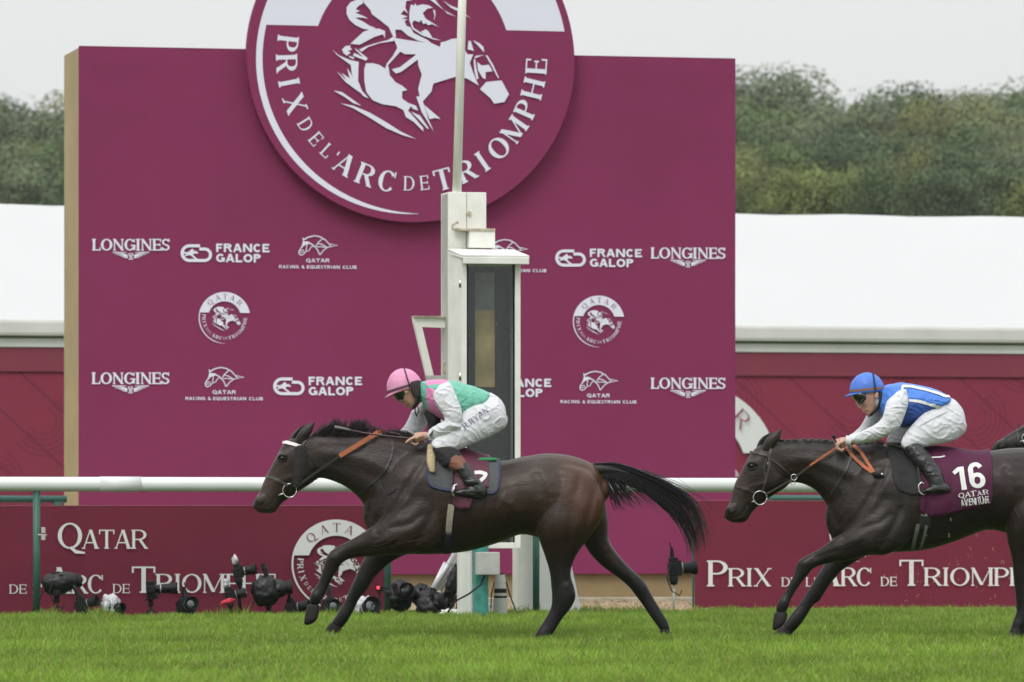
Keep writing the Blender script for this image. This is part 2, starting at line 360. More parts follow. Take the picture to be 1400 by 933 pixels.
# ---------------------------------------------------------------- the round race emblem, traced in the frame of the large disc
EC = (563.0, 81.0); ER = 213.0
def _q(z, k, ox, oy): return [(ox + x / k, oy + y / k) for x, y in z]
q1 = lambda z: _q(z, 8.72, 450, 0)
q2 = lambda z: _q(z, 8.72, 560, 0)
q3 = lambda z: _q(z, 8.72, 450, 90)
q8 = lambda z: _q(z, 2.979, 330, 0)
EM_W = [
 q1([(390,0),(330,10),(240,50),(195,110),(195,190),(230,260),(300,320),(400,365),(470,372),(550,352),(470,325),(400,280),(300,235),(340,230),(400,232),(455,243),(400,212),(300,175),(355,152),(305,135),(330,95),(390,60)]),
 q1([(380,-30),(400,55),(480,140),(495,185),(600,260),(700,335),(758,450),(792,455),(780,365),(850,365),(960,330),(915,320),(890,262),(925,237),(850,235),(925,205),(840,180),(880,130),(930,172),(895,100),(905,20),(970,10),(900,-60),(700,-88),(500,-75)]),
 q1([(850,362),(905,325),(960,330),(1000,400),(1170,480),(1222,522),(1150,510),(1050,488),(930,430)]),
 q1([(760,448),(700,490),(560,530),(440,570),(355,612),(385,640),(460,580),(600,530),(760,502),(800,470)]),
 q1([(250,545),(400,400),(500,360),(590,358),(660,385),(660,470),(635,425),(540,455),(440,510),(360,555),(290,550)]),
 q1([(150,620),(190,575),(250,565),(245,590),(270,615),(215,632),(255,650),(210,690),(170,660)]),
 q1([(305,595),(460,715),(440,745),(280,685),(300,655),(410,705),(320,625)]),
 q1([(235,690),(300,708),(290,730),(240,706)]),
 q1([(760,462),(950,490),(1210,515),(1320,560)]) + q2([(370,505),(430,490),(500,460),(580,450),(640,560),(690,640),(760,640),(720,740),(760,850)]) + q8([(970,345),(930,322),(890,307)]) + q3([(1395,165),(1250,215),(1230,310),(1130,430),(1200,640),(1270,790),(1120,560),(1050,375),(1090,370),(1070,280),(1110,110),(1065,0)]) + q1([(1060,715),(860,870),(800,890),(750,840),(850,810),(1040,655),(900,655),(845,625),(815,590)]),
 q1([(815,570),(852,620),(705,790),(730,920)]) + q3([(740,140),(800,210),(880,250),(940,300),(880,315),(880,400),(950,450),(1050,485),(1075,540),(1010,520),(990,490),(955,545),(1020,610),(1140,745),(1145,790),(1030,680),(930,620),(900,540),(810,495),(650,475),(530,430),(450,330),(425,200),(420,60)]) + q1([(440,775),(520,772),(600,790),(670,835),(690,770),(760,680)]),
 q3([(990,555),(1100,600),(1210,755),(1190,755),(1100,660)]), q3([(1145,470),(1250,555),(1345,635),(1280,625),(1215,640),(1180,560)]),
 q1([(30,620),(100,690),(260,800),(272,900)]) + q3([(290,160),(215,50),(250,175),(150,110),(215,200),(95,95),(200,220),(330,310),(390,350),(420,385),(485,410),(400,320),(350,200)]) + q1([(352,760),(250,740),(120,690)]),
 q3([(60,325),(160,340),(280,420),(395,500),(300,470),(180,390)]), q3([(145,475),(300,500),(500,580),(700,690),(880,800),(1060,880),(900,840),(700,760),(500,640),(300,530)]),
 q1([(960,60),(1000,72),(1010,45),(1030,75),(1100,55),(1170,65),(1225,95),(1160,105),(1105,160),(1140,225),(1300,320),(1220,290),(1170,305),(1150,280),(1115,290),(1085,240),(1070,270),(1000,250),(980,290),(1000,340),(1100,400),(1230,455),(1335,480),(1240,472),(1100,425),(985,352),(945,250),(945,150)]),
 q1([(1225,120),(1250,120),(1258,180),(1240,250),(1245,180)]), q1([(1085,385),(1145,352),(1180,380),(1225,450),(1160,440)]),
 q2([(230,0),(400,120),(545,195),(440,160),(340,60),(290,0)]), q2([(380,0),(470,60),(590,105),(735,225),(700,200),(580,135),(480,90)]), q2([(150,-60),(240,-20),(300,0),(230,0)]),
 q2([(750,470),(820,540),(890,615),(880,550),(830,505)]), q2([(700,480),(725,480),(765,600),(690,580)]), q2([(905,645),(930,650),(1000,760),(1075,915),(1060,915),(980,770)]),
 q2([(810,730),(860,770),(950,760),(995,835),(910,850),(915,933),(880,920),(820,830)]), q2([(765,700),(785,700),(800,800),(830,933),(805,933),(780,850)]), q2([(770,690),(790,655),(890,645),(830,665)]),
 q8([(1000,330),(1062,322),(1094,378),(1076,410),(1035,418),(1018,395),(975,360)]),
]
EM_D = [q1([(1150,725),(1200,710),(1280,715),(1330,740),(1250,745),(1190,755)]), q1([(1215,570),(1230,574),(1040,720),(880,860),(865,850)]), q2([(355,570),(370,570),(480,680),(580,770),(575,785),(470,695)]),
 q8([(1008,345),(1050,334),(1060,350),(1040,352),(1048,368),(1030,372)]), q8([(1055,385),(1068,380),(1066,395),(1050,400)]), q2([(735,825),(775,870),(760,870)]), q1([(950,480),(1000,490),(1090,500),(1060,510)]), q3([(1185,275),(1230,225),(1215,260)])]
EM_TXT = [('P',185,190,1),('R',190,270,1),('I',205,348,1),('X',225,435,1),('D',275,515,0),('E',320,570,0),('L',360,622,0),("'",400,640,0),('A',425,690,1),('R',515,725,1),
 ('C',603,758,1),('D',695,752,0),('E',758,748,0),('T',835,735,1),('R',935,712,1),('I',1000,665,1),('O',1065,605,1),('M',1127,528,1),('P',1172,440,1),('H',1205,355,1),('E',1213,262,1)]
def emblem(cx, cy, rr, rot=0.0):
    """white and dark (background colour) stroke sets for the emblem centred at pixel cx,cy"""
    k = rr / ER; cr, sr = math.cos(rot), math.sin(rot)
    f = lambda x, y: (cx + k*((x-EC[0])*cr - (y-EC[1])*sr), cy + k*((x-EC[0])*sr + (y-EC[1])*cr))
    wg, dg = Glyphs(), Glyphs()
    wg.polys = [[p for p in pl] for pl in EM_W]; dg.polys = [list(pl) for pl in EM_D]
    # white band over the top, with the thin ring running down the left
    def band(a0, a1, r0, r1, n=40):
        st = []
        for i in range(n + 1):
            a = R(a0 + (a1 - a0) * i / n); ra = r0(i/n) if callable(r0) else r0; rb = r1(i/n) if callable(r1) else r1
            st.append(((EC[0] + ra*math.cos(a), EC[1] - ra*math.sin(a)), (EC[0] + rb*math.cos(a), EC[1] - rb*math.sin(a))))
        wg.strips.append(st)
    yb = 42.0; st = []
    for i in range(61):                              # band cut level with the line y = yb above the centre
        t = i / 60; a_o = math.asin(yb/ER); a_i = math.asin(yb/(ER*.637))
        ao = math.pi - a_o + (a_o - (math.pi - a_o)) * t; ai = math.pi - a_i + (a_i - (math.pi - a_i)) * t
        st.append(((EC[0] + ER*math.cos(ao), EC[1] - ER*math.sin(ao)), (EC[0] + ER*.637*math.cos(ai), EC[1] - ER*.637*math.sin(ai))))
    wg.strips.append(st)
    band(168, 274, ER, lambda t: ER - 8.5*(1 - t**4) - .3)
    for c, x, y, big in EM_TXT:
        dx, dy = x - 694.0, y - 241.0; an = math.atan2(dx, dy); h = 29.0 if big else 19.5; rm = 171.0; hh = h/2; w = RELW[c]*h*(.93 if big else .82)
        g = glyph(c, -w/2, w/2, hh, h, h*(.20 if big else .125), h*.065, h*.05)
        ux, uy = math.cos(an), -math.sin(an); vx, vy = math.sin(an), math.cos(an)
        ox, oy = EC[0] + rm*math.sin(an), EC[1] + rm*math.cos(an)
        wg.add(g.xf(lambda a, b: (ox + a*ux + b*vx, oy + a*uy + b*vy)))
    for c, x, y in (('Q',240,262),('A',350,195),('T',460,168),('A',570,195),('R',672,268)):
        dx, dy = x - 456.0, y - 490.0; an = math.atan2(dx, -dy); h = 42.0; rm = .825*ER; w = RELW[c]*h*.95
        g = glyph(c, -w/2, w/2, h/2, h, h*.12, h*.045, h*.05)
        ux, uy = math.cos(an), math.sin(an); vx, vy = -math.sin(an), math.cos(an); ox, oy = EC[0] + rm*math.sin(an), EC[1] - rm*math.cos(an)
        dg.add(g.xf(lambda a, b: (ox + a*ux + b*vx, oy + a*uy + b*vy)))
    return wg.xf(f), dg.xf(f)

def logo_longines(cx, cy, w=106.0, tilt=0.0):
    g = Glyphs(); ww = Glyphs(); k = w / 106.0; x0 = cx - w/2
    ww.add(word('LONGINES', x0, x0 + w, cy + 1*k, 16*k, .21, .10, .055, .02, yb1=cy + 1*k + tilt))
    for s in (-1, 1):
        f = lambda x, y: (cx + s*x*k, cy + y*k)
        for i, (xx, yy) in enumerate(((25,4.2),(21,6.2),(16,8.0),(12,10))): g.line([f(4.5, 7.5 + i*1.2), f(xx*.5, yy + .6), f(xx, yy)], [1.6*k, 1.4*k, .5*k])
        g.line([f(25, 3.0), f(6, 3.6)], .9*k)
    for y, a in ((5,3.4),(7.5,3.6),(10,2.6),(13,3.2)): g.line([(cx - a*k, cy + y*k), (cx + a*k, cy + y*k)], .9*k)
    g.line([(cx - 3*k, cy + 5*k), (cx + 2.4*k, cy + 13*k)], .9*k); g.line([(cx + 3*k, cy + 5*k), (cx - 2.4*k, cy + 13*k)], .9*k)
    return [ww, g]
def logo_galop(x0, cy, w=122.0, tilt=0.0):
    g = Glyphs(); k = w / 122.0; X = lambda x: x0 + x*k; Y = lambda y: cy + y*k
    # G shaped track: left bowl, top bar, lower bar, right bowl, inner bar
    def arc(c0, c1, r, a0, a1, n=16): return [(c0 + r*math.cos(R(a0 + (a1-a0)*i/n)), c1 - r*math.sin(R(a0 + (a1-a0)*i/n))) for i in range(n+1)]
    g.line([(X(27), Y(-10)), ] + arc(X(12.5), Y(0), 10*k, 90, 270) + [(X(32), Y(10))] + arc(X(33.5), Y(2.2), 7.8*k, 270, 450) + [(X(26), Y(-5.6))], 4.1*k)
    g.polys.append([(X(5),Y(-2)),(X(10),Y(-1)),(X(14),Y(-4)),(X(16),Y(-6)),(X(18),Y(-5)),(X(18),Y(-3)),(X(22),Y(-3)),(X(25),Y(0)),(X(23),Y(1)),(X(20),Y(0)),(X(17),Y(2)),(X(20),Y(5)),(X(24),Y(8)),(X(20),Y(8)),(X(14),Y(3)),(X(10),Y(3)),(X(5),Y(5)),(X(8),Y(1)),(X(4),Y(0))])
    return [g, word('FRANCE', X(49), X(122), Y(-1.6) , 11.5*k, .26, .22, 0, .12, yb1=Y(-1.6)+tilt), word('GALOP', X(49), X(110), Y(12.3), 11.5*k, .26, .22, 0, .12, yb1=Y(12.3)+tilt)]
def logo_club(cx, cy, w=106.0, tilt=0.0):
    g = Glyphs(); k = w / 106.0; f = lambda z: [(cx + (x - 710)/11.2*k, cy + (y - 240)/11.2*k) for x, y in z]
    for pts, wd in (([(500,150),(570,110),(660,92),(740,105),(820,150),(880,215),(1015,240)], [1.6,1.3,1.2,1.2,1.1,1.1,.3]), ([(480,125),(492,170),(470,250),(420,330),(425,370),(450,388),(490,375),(530,330),(580,315)], [1.2,1.2,1,1,1.2,1.2,1,.9,.8]),
        ([(490,190),(560,190),(640,235),(700,300),(740,385)], [1.6,1.6,1.2,1.1,1.1]), ([(740,385),(800,310),(870,265),(1015,240)], [1.1,1,1,.3]), ([(790,130),(720,190),(680,250)], 1.0), ([(700,205),(770,222),(850,270)], 1.0),
        ([(685,262),(760,258),(830,272)], .9), ([(880,215),(910,248)], .9), ([(580,315),(600,270),(650,240)], .9), ([(545,220),(530,320)], .9), ([(430,320),(490,310),(500,350)], .9), ([(430,345),(480,345)], .9)):
        g.line(f(pts), [x*1.25*k for x in wd] if hasattr(wd, '__len__') else wd*1.25*k)
    g.polys.append(f([(492,185),(560,188),(610,205),(560,220),(500,240),(455,290)])); g.polys.append(f([(475,118),(512,145),(488,165)]))
    gs = [g, word('QATAR', cx - 16*k, cx + 16*k, cy + 23*k, 5.2*k, .24, .2, 0, .14, yb1=cy + 23*k + tilt*.3)]
    ws = [(-53, -26, 'RACING'), (-22.5, -18, '&'), (-15, 30, 'EQUESTRIAN'), (34, 53, 'CLUB')]
    for a, b, t in ws: gs.append(word(t, cx + a*k, cx + b*k, cy + 31.2*k + tilt*(a+53)/106, 4.4*k, .24, .2, 0, .18, yb1=cy + 31.2*k + tilt*(b+53)/106))
    return gs
# ================================================================ ground, gravel, hill
def ground_z(x, y):
    t = max(0.0, min(1.0, (y - 105) / 190.0)); t = t*t*(3 - 2*t)
    return 14.5 * t + (2.0 * noise.noise(Vector((x*.012, y*.012, 3))) if y > 120 else 0) * t
mb = MB()
ys = [-60, -20, 0, 10, 20, 25, 30, 35, 40, 45, 48, 52, 56, 60, 70, 80, 90, 105, 120, 135, 150, 165, 180, 200, 220, 240, 260, 280, 300, 340, 400, 500, 800, 1600, 5500]
xs = [-3000, -1000, -400, -200] + [-150 + 10*i for i in range(31)] + [200, 400, 1000, 3000]
for y in ys:
    for x in xs: mb.v.append(Vector((x, y, ground_z(x, y))))
n = len(xs)
for i in range(len(ys) - 1):
    for j in range(n - 1): mb.f.append((i*n + j, i*n + j + 1, (i+1)*n + j + 1, (i+1)*n + j))
m_turf = mat('turf_soil', (0.045, 0.085, 0.014), 0.95, 0.35, 1.5, 0.6, 40, spec=0.1)
tag(mb.build('ground', m_turf, smooth=True), 'green turf of the racecourse running on to a low wooded rise', kind='structure')
mb = MB(); a, b, c, d = TG(-900, 49.6, .008), TG(2300, 49.6, .008), TG(2300, 57.6, .008), TG(-900, 57.6, .008)
mb.quadstrip([a, b], [d, c]); tag(mb.build('gravel_path', M['gravel']), 'strip of tan bark and gravel in front of the big panel', kind='structure')
mb = MB()
for i in range(900):                                 # loose chips
    px = random.uniform(640, 980); Y0 = random.uniform(50, 55.6); p = TG(px, Y0, .012); r = random.uniform(.008, .02)
    k = len(mb.v); mb.v += [p + Vector((random.uniform(-r, r)*1.5, random.uniform(-r, r)*1.5, 0)) for _ in range(3)] + [p + Vector((0, 0, r))]
    mb.f += [(k, k+1, k+3), (k+1, k+2, k+3), (k+2, k, k+3)]
tag(mb.build('gravel_chips', mat('chips', (0.36, 0.28, 0.17), 0.9, 0.5, 30)), 'loose bark chips on the path', kind='stuff')

# ---------------------------------------------------------------- grass blades (nobody could count them)
import numpy as np
rng = np.random.default_rng(3)
NB = 520000
Yg = 27.0 + (50.2 - 27.0) * rng.random(NB)**0.95
hw = Yg * (730 / F) + .3
Xg = (rng.random(NB) * 2 - 1) * hw
lim = 48.15 + TA * Xg                                # far edge of the turf, ragged, deeper on the right
lim = np.where(Xg > 1.65, 51.0 + TA * Xg, lim) + .22*np.sin(Xg*2.1) + .12*np.sin(Xg*6.3+1) + rng.normal(0, .07, NB)
lim = np.where((Xg > -1.2) & (Xg <= 1.65), lim + 1.1, lim)
keep = Yg < lim; Xg, Yg = Xg[keep], Yg[keep]; NB = len(Xg)
pat = np.sin(Xg*1.3 + 1.7*np.sin(Yg*.7)) * np.sin(Yg*1.1 + np.sin(Xg*.9)*1.4) + .6*np.sin(Xg*4.1 + Yg*2.3) * np.sin(Yg*3.7 - Xg*1.9)
tuft = np.sin(Xg*23 + 3*np.sin(Yg*9)) * np.sin(Yg*17 + 2*np.sin(Xg*13)) + .7*np.sin(Xg*51 + Yg*7)*np.sin(Yg*31 - Xg*11)
hgt = (.042 + .012*pat + .016*tuft) * (0.55 + .8*rng.random(NB)); hgt = np.clip(hgt, .012, .10)
hgt = np.where(Yg > lim[keep] - .5, hgt*(1.25 + .55*np.clip(np.sin(Xg*9.1 + 2*np.sin(Xg*3.3)) , -.5, 1)), hgt)
ang = rng.random(NB)*2*np.pi; lean = (.15 + .75*rng.random(NB)) * hgt; la = rng.random(NB)*2*np.pi
wd = .0022 + .0022*rng.random(NB)
P = np.zeros((NB, 5, 3)); cx, sxn = np.cos(ang)*wd, np.sin(ang)*wd*.4
P[:,0] = np.stack([Xg-cx, Yg-sxn, 0*Xg-.004], 1); P[:,1] = np.stack([Xg+cx, Yg+sxn, 0*Xg-.004], 1)
mxx, myy = Xg + np.cos(la)*lean*.35, Yg + np.sin(la)*lean*.35
P[:,2] = np.stack([mxx-cx*.8, myy-sxn*.8, hgt*.6], 1); P[:,3] = np.stack([mxx+cx*.8, myy+sxn*.8, hgt*.6], 1)
P[:,4] = np.stack([Xg+np.cos(la)*lean, Yg+np.sin(la)*lean, hgt], 1)
idx = np.arange(NB)[:,None]*5
loops = np.concatenate([idx+0, idx+1, idx+3, idx+2, idx+2, idx+3, idx+4], 1).ravel().astype(np.int32)
ls = (np.arange(NB)[:,None]*7 + np.array([[0, 4]])).ravel().astype(np.int32)
me = bpy.data.meshes.new('grass'); me.vertices.add(NB*5); me.vertices.foreach_set('co', P.ravel().astype(np.float32))
me.loops.add(len(loops)); me.loops.foreach_set('vertex_index', loops); me.polygons.add(NB*2); me.polygons.foreach_set('loop_start', ls)
me.update(calc_edges=True)
ca = me.color_attributes.new('tint', 'FLOAT_COLOR', 'POINT')
u = rng.random(NB); dry = (rng.random(NB) < .07)
base = np.stack([.118 + .095*u, .212 + .100*u, .022 + .020*u], 1) * (1 + .22*pat + .20*tuft)[:,None] * np.where(Yg < 37, 1.12, 1.0)[:,None]
base[dry] = np.array([.34, .30, .12]) * (0.6 + .5*u[dry])[:,None]
cc = np.ones((NB, 5, 4), np.float32); cc[:,:,:3] = base[:,None,:]
ca.data.foreach_set('color', cc.ravel())
m_grass = mat('grass_blades', (0, 0, 0), 0.55, attr=True, spec=0.3)
bn = m_grass.node_tree.nodes['Principled BSDF']; nn = m_grass.node_tree.nodes; ll = m_grass.node_tree.links
tr = nn.new('ShaderNodeBsdfTranslucent'); ad = nn.new('ShaderNodeMixShader'); ad.inputs[0].default_value = .35
ll.new(nn['Color Attribute'].outputs[0] if 'Color Attribute' in nn else [q for q in nn if q.type == 'VERTEX_COLOR'][0].outputs[0], tr.inputs[0])
out = nn['Material Output']; ll.new(bn.outputs[0], ad.inputs[1]); ll.new(tr.outputs[0], ad.inputs[2]); ll.new(ad.outputs[0], out.inputs[0])
me.materials.append(m_grass)
go = bpy.data.objects.new('grass', me); COL.objects.link(go); tag(go, 'bright green mown turf in the foreground under the horses', 'grass', kind='stuff')

# ================================================================ wooded rise: individual trees
def leaf_mat(name, c):
    return mat(name, c, 0.75, 0.45, 0.35, 0, spec=0.15, attr=True)
m_leaf = leaf_mat('foliage', (0.05, 0.08, 0.03)); m_bark = mat('bark', (0.09, 0.07, 0.05), 0.9, 0.3, 3)
def tree_meshes(seed, hgt, rad, shape, tone):
    rnd = random.Random(seed); tr_ = MB()
    tr_.tube([(0,0,-1), (rnd.uniform(-.2,.2), 0, hgt*.35), (rnd.uniform(-.4,.4), rnd.uniform(-.3,.3), hgt*.75)], [rad*.09, rad*.06, rad*.02], 8)
    cl = []
    for i in range(30):
        a = rnd.uniform(0, 2*math.pi); v = rnd.random(); rr = rad * math.sqrt(rnd.uniform(.05, 1)) * .8
        z = hgt * (.38 + .56*v)
        if shape == 'cone': rr *= (1.05 - v)
        else: rr *= math.sqrt(max(.08, 1 - (abs(v - .4)/.65)**2))
        c = Vector((rr*math.cos(a), rr*math.sin(a), z)); r = rad*rnd.uniform(.22, .42)*(0.6 if shape == 'cone' else 1)
        cl.append((c, r, rnd.uniform(.7, 1.3)))
        if i < 12: tr_.tube([(0, 0, hgt*rnd.uniform(.25, .5)), tuple(c)], [rad*.025, rad*.01], 5)
    cr = MB(); cols = []
    for c, r, br in cl:
        for _ in range(460):
            d = Vector((rnd.gauss(0,1), rnd.gauss(0,1), rnd.gauss(0,1)*.8)).normalized() * r * (1.1 - .5*rnd.random()**2)
            p = c + d; s = rnd.uniform(.055, .13)
            n_ = (d.normalized() + Vector((rnd.gauss(0,.38), rnd.gauss(0,.38), rnd.gauss(0,.38)))).normalized()
            u_ = n_.orthogonal().normalized(); w_ = n_.cross(u_); k = len(cr.v)
            cr.v += [p + u_*s, p + w_*s*.8, p - u_*s, p - w_*s*.8]; cr.f.append((k, k+1, k+2, k+3))
            q = br * rnd.uniform(.85, 1.15); cols += [(tone[0]*q*1.38, tone[1]*q*1.42, tone[2]*q*1.25)]*4
    return tr_, cr, cols
TONES = [(.080,.105,.045), (.112,.132,.048), (.074,.100,.052), (.118,.122,.052), (.088,.106,.066), (.135,.150,.050), (.066,.088,.050)]
protos = []
for i, tone in enumerate(TONES):
    shp = 'round' 
    t_, c_, cols = tree_meshes(40 + i, 10.0, 4.3, shp, tone)
    to = t_.build('trunk', m_bark, loc=(0,0,0), smooth=True); co = c_.build('crown', m_leaf, loc=(0,0,0), colors=cols)
    protos.append((to.data, co.data)); bpy.data.objects.remove(to); bpy.data.objects.remove(co)
t_, c_, cols = tree_meshes(77, 11.0, 2.4, 'cone', (.045, .065, .035))
to = t_.build('trunk', m_bark, loc=(0,0,0), smooth=True); co = c_.build('crown', m_leaf, loc=(0,0,0), colors=cols)
protos.append((to.data, co.data)); bpy.data.objects.remove(to); bpy.data.objects.remove(co)
hue = ['dark green', 'olive', 'deep green', 'yellowish olive', 'grey green', 'yellow green', 'blackish green', 'dark pointed']
rowname = ['in lowest row above tent', 'in second row up', 'in middle row', 'in fourth row up', 'on skyline']
rt = random.Random(11)
spots = []
for row, (Yr, basepy, toppy) in enumerate(((215, 330, 232), (240, 305, 205), (262, 285, 175), (285, 262, 145), (305, 240, 118))):
    for side in (0, 1):
        pxs = (range(-90, 140, 66) if side == 0 else range(965, 1500, 66))
        for px in pxs: spots.append((row, px + rt.uniform(-18, 18) + (row % 2)*30, Yr + rt.uniform(-7, 7), toppy + rt.uniform(-16, 14), side))
labn = {}
for row, px, Y, tp, side in spots:
    if row == 4:                                      # skyline as in the photograph
        if side == 0: tp = 138 + 8*math.sin(px*.09) + (22 if 35 < px < 70 else 0)
        elif px < 1110: tp = 94 + rt.uniform(-3, 6)
        elif px < 1180: tp = 128 + rt.uniform(-2, 8)
        else: tp = 120 + rt.uniform(-6, 8)
    if px < 1045 and side: tp = max(tp, 112)
    ptop = W(px, tp + 11, Y); gz = ground_z(ptop.x, Y) - .3
    k = 7 if (row == 4 and 1130 < px < 1175) else rt.choice([0,1,2,3,4,5,6] if row < 3 else [0,1,2,3,4,6])
    H0 = 11.0 if k == 7 else 10.0; s = max(.55, (ptop.z - gz) / H0)
    key = (k, row, side); labn[key] = labn.get(key, 0) + 1
    where = 'left of panel' if side == 0 else 'right of panel'
    rootp = (ptop.x, Y, gz)
    nth = '' if labn[key] == 1 else ', %s such from left' % ['', 'second', 'third', 'fourth', 'fifth', 'sixth', 'seventh'][labn[key]-1]
    t = thing('tree', rootp, '%s tree %s, %s%s' % (hue[k], where, rowname[row], nth), 'tree', rt.uniform(0, 6.28), group='trees of the wood behind the tents')
    t.scale = (s*rt.uniform(.9, 1.1), s*rt.uniform(.9, 1.1), s)
    for nm, dd in (('trunk', protos[k][0]), ('crown', protos[k][1])):
        o = bpy.data.objects.new(nm, dd); COL.objects.link(o); o.parent = t
# far wood behind, one mass closing the gaps low down
cr = MB(); cols = []
for _ in range(60000):
    px = rt.uniform(-400, 1800); Y = rt.uniform(312, 335); x = (px-700)/F*Y; g0 = ground_z(x, Y)
    top = 8.2 + 1.2*noise.noise(Vector((x*.15, 0, 1))) + .8*noise.noise(Vector((x*.5, 0, 5)))
    z = g0 + top * rt.random()**.7; s = rt.uniform(.12, .24); n_ = Vector((rt.gauss(0,1), rt.gauss(0,1)-1, rt.gauss(0,1)+.5)).normalized(); u_ = n_.orthogonal().normalized(); w_ = n_.cross(u_); p = Vector((x, Y, z)); k = len(cr.v)
    cr.v += [p + u_*s, p + w_*s*.8, p - u_*s, p - w_*s*.8]; cr.f.append((k, k+1, k+2, k+3)); b_ = rt.uniform(.7, 1.3)*(1+.4*noise.noise(p*.4)); cols += [(.11*b_, .14*b_, .07*b_)]*4
tag(cr.build('far_wood', m_leaf, colors=cols), 'far leafy wood closing the skyline behind the trees', 'wood', kind='stuff')

def put_detail(dg, args, m, parent):
    args = args if isinstance(args, tuple) else (args,)
    w_ = Glyphs(); w_.strips = dg.strips; w_.mesh(*args).build('word', m, parent)
    for pg in dg.polys: q = Glyphs(); q.polys = [pg]; q.mesh(*args).build('emblem_detail', m, parent)
# ================================================================ white marquee tent behind the panel
YTENT = 80.0
def teave(px): return YT(px, YTENT)
te = thing('marquee_tent', TG(700, YTENT), 'long white roofed marquee with maroon printed walls behind the big panel', 'tent', A)
PX0, PX1 = -1300, 2700
mb = MB()
e0, e1 = T(PX0, 437 - 8, YTENT), T(PX1, 437 + 18, YTENT)
zE = T(42, 436.5, YTENT).z; zR = zE + 1.93
def tp(px, z, Y0=YTENT): v = TG(px, Y0); v.z = z; return v
cols_px = list(range(PX0, PX1 + 1, 50))
back = 5.6
mb.quadstrip([tp(p, zE) for p in cols_px], [tp(p, zR + .012*math.sin(p*.03)) + E2*back for p in cols_px])
mb.quadstrip([tp(p, zR) + E2*back for p in cols_px], [tp(p, zE) + E2*back*2 for p in cols_px])
mb.build('roof', M['tent'], te, smooth=True)
z1, z2 = zE, T(42, 460, YTENT).z
mb = MB(); st_a, st_b, st_c = [], [], []
mb.box(tp(PX0, z2) - E2*.14, (tp(PX1, 0) - tp(PX0, 0)), E2*.3, UP*(z1 - z2 - .004)); mb.build('gutter', M['tentb'], te, bevel=.05)
z3 = T(42, 474.5, YTENT).z
mb = MB(); mb.box(tp(PX0, z3) - E2*.03, tp(PX1, 0) - tp(PX0, 0), E2*.1, UP*(z2 - z3 - .03)); mb.build('fascia', mat('tent_fascia', (0.68, 0.68, 0.66), 0.6, 0.08, 2), te)
m_wall = mat('tent_wall_print', (0.23, 0.030, 0.060), 0.75, 0.05, 1.5, 0.12, 2, spec=.2)
# printed line pattern: slanting lines and nested arcs
nn, ll = m_wall.node_tree.nodes, m_wall.node_tree.links; b_ = nn['Principled BSDF']; src = b_.inputs['Base Color'].links[0].from_socket
tcx = nn.new('ShaderNodeTexCoord'); mp = nn.new('ShaderNodeMapping'); mp.inputs['Rotation'].default_value = (0, R(-42), 0); ll.new(tcx.outputs['Object'], mp.inputs[0])
sep = nn.new('ShaderNodeSeparateXYZ'); ll.new(mp.outputs[0], sep.inputs[0])
def mth(op, a, b=None, c=None):
    q = nn.new('ShaderNodeMath'); q.operation = op
    for i, v in enumerate((a, b, c)):
        if v is None: continue
        if isinstance(v, (int, float)): q.inputs[i].default_value = v
        else: ll.new(v, q.inputs[i])
    return q.outputs[0]
def lines(v, period, wd):
    f = mth('FRACT', mth('DIVIDE', v, period)); return mth('LESS_THAN', mth('ABSOLUTE', mth('SUBTRACT', f, .5)), wd)
l1 = lines(sep.outputs['Z'], .58, .022)
cellx = mth('SUBTRACT', mth('FRACT', mth('DIVIDE', sep.outputs['X'], 1.45)), .5); cellz = mth('SUBTRACT', mth('FRACT', mth('DIVIDE', sep.outputs['Z'], 1.16)), .5)
dist = mth('SQRT', mth('ADD', mth('POWER', mth('MULTIPLY', cellx, 1.45), 2), mth('POWER', mth('MULTIPLY', cellz, 1.16), 2)))
l2 = mth('MULTIPLY', lines(dist, .075, .09), mth('MULTIPLY', mth('GREATER_THAN', dist, .16), mth('MULTIPLY', mth('LESS_THAN', dist, .52), mth('GREATER_THAN', cellx, -.05))))
ln = mth('MAXIMUM', l1, l2); mxn = nn.new('ShaderNodeMixRGB'); ll.new(mth('MULTIPLY', ln, .5), mxn.inputs[0]); ll.new(src, mxn.inputs[1]); mxn.inputs[2].default_value = (.07, .012, .035, 1); ll.new(mxn.outputs[0], b_.inputs['Base Color'])
mb = MB(); mb.box(tp(PX0, 0) + E2*.02, tp(PX1, 0) - tp(PX0, 0), E2*.05, UP*(z3 - .004)); mb.build('wall', m_wall, te)
mb = MB(); zh = T(1200, 515, YTENT).z + .0; mb.box(tp(PX0, zh) - E2*.012, tp(PX1, 0) - tp(PX0, 0), E2*.02, UP*(z3 - zh - .02)); mb.build('valance', mat('valance_cloth', (0.20, 0.026, 0.052), 0.75, 0.06, 2, .1, 2), te)
wg, dg = emblem(944, 643, 118)
pl = lambda x, y, o: T(x, y, YTENT, o)
wg.mesh(pl, .03, .0004).build('emblem', M['wprint'], te); put_detail(dg, (pl, .06, .0004), mat('maroon_ink', (0.23, 0.030, 0.060), .8), te)

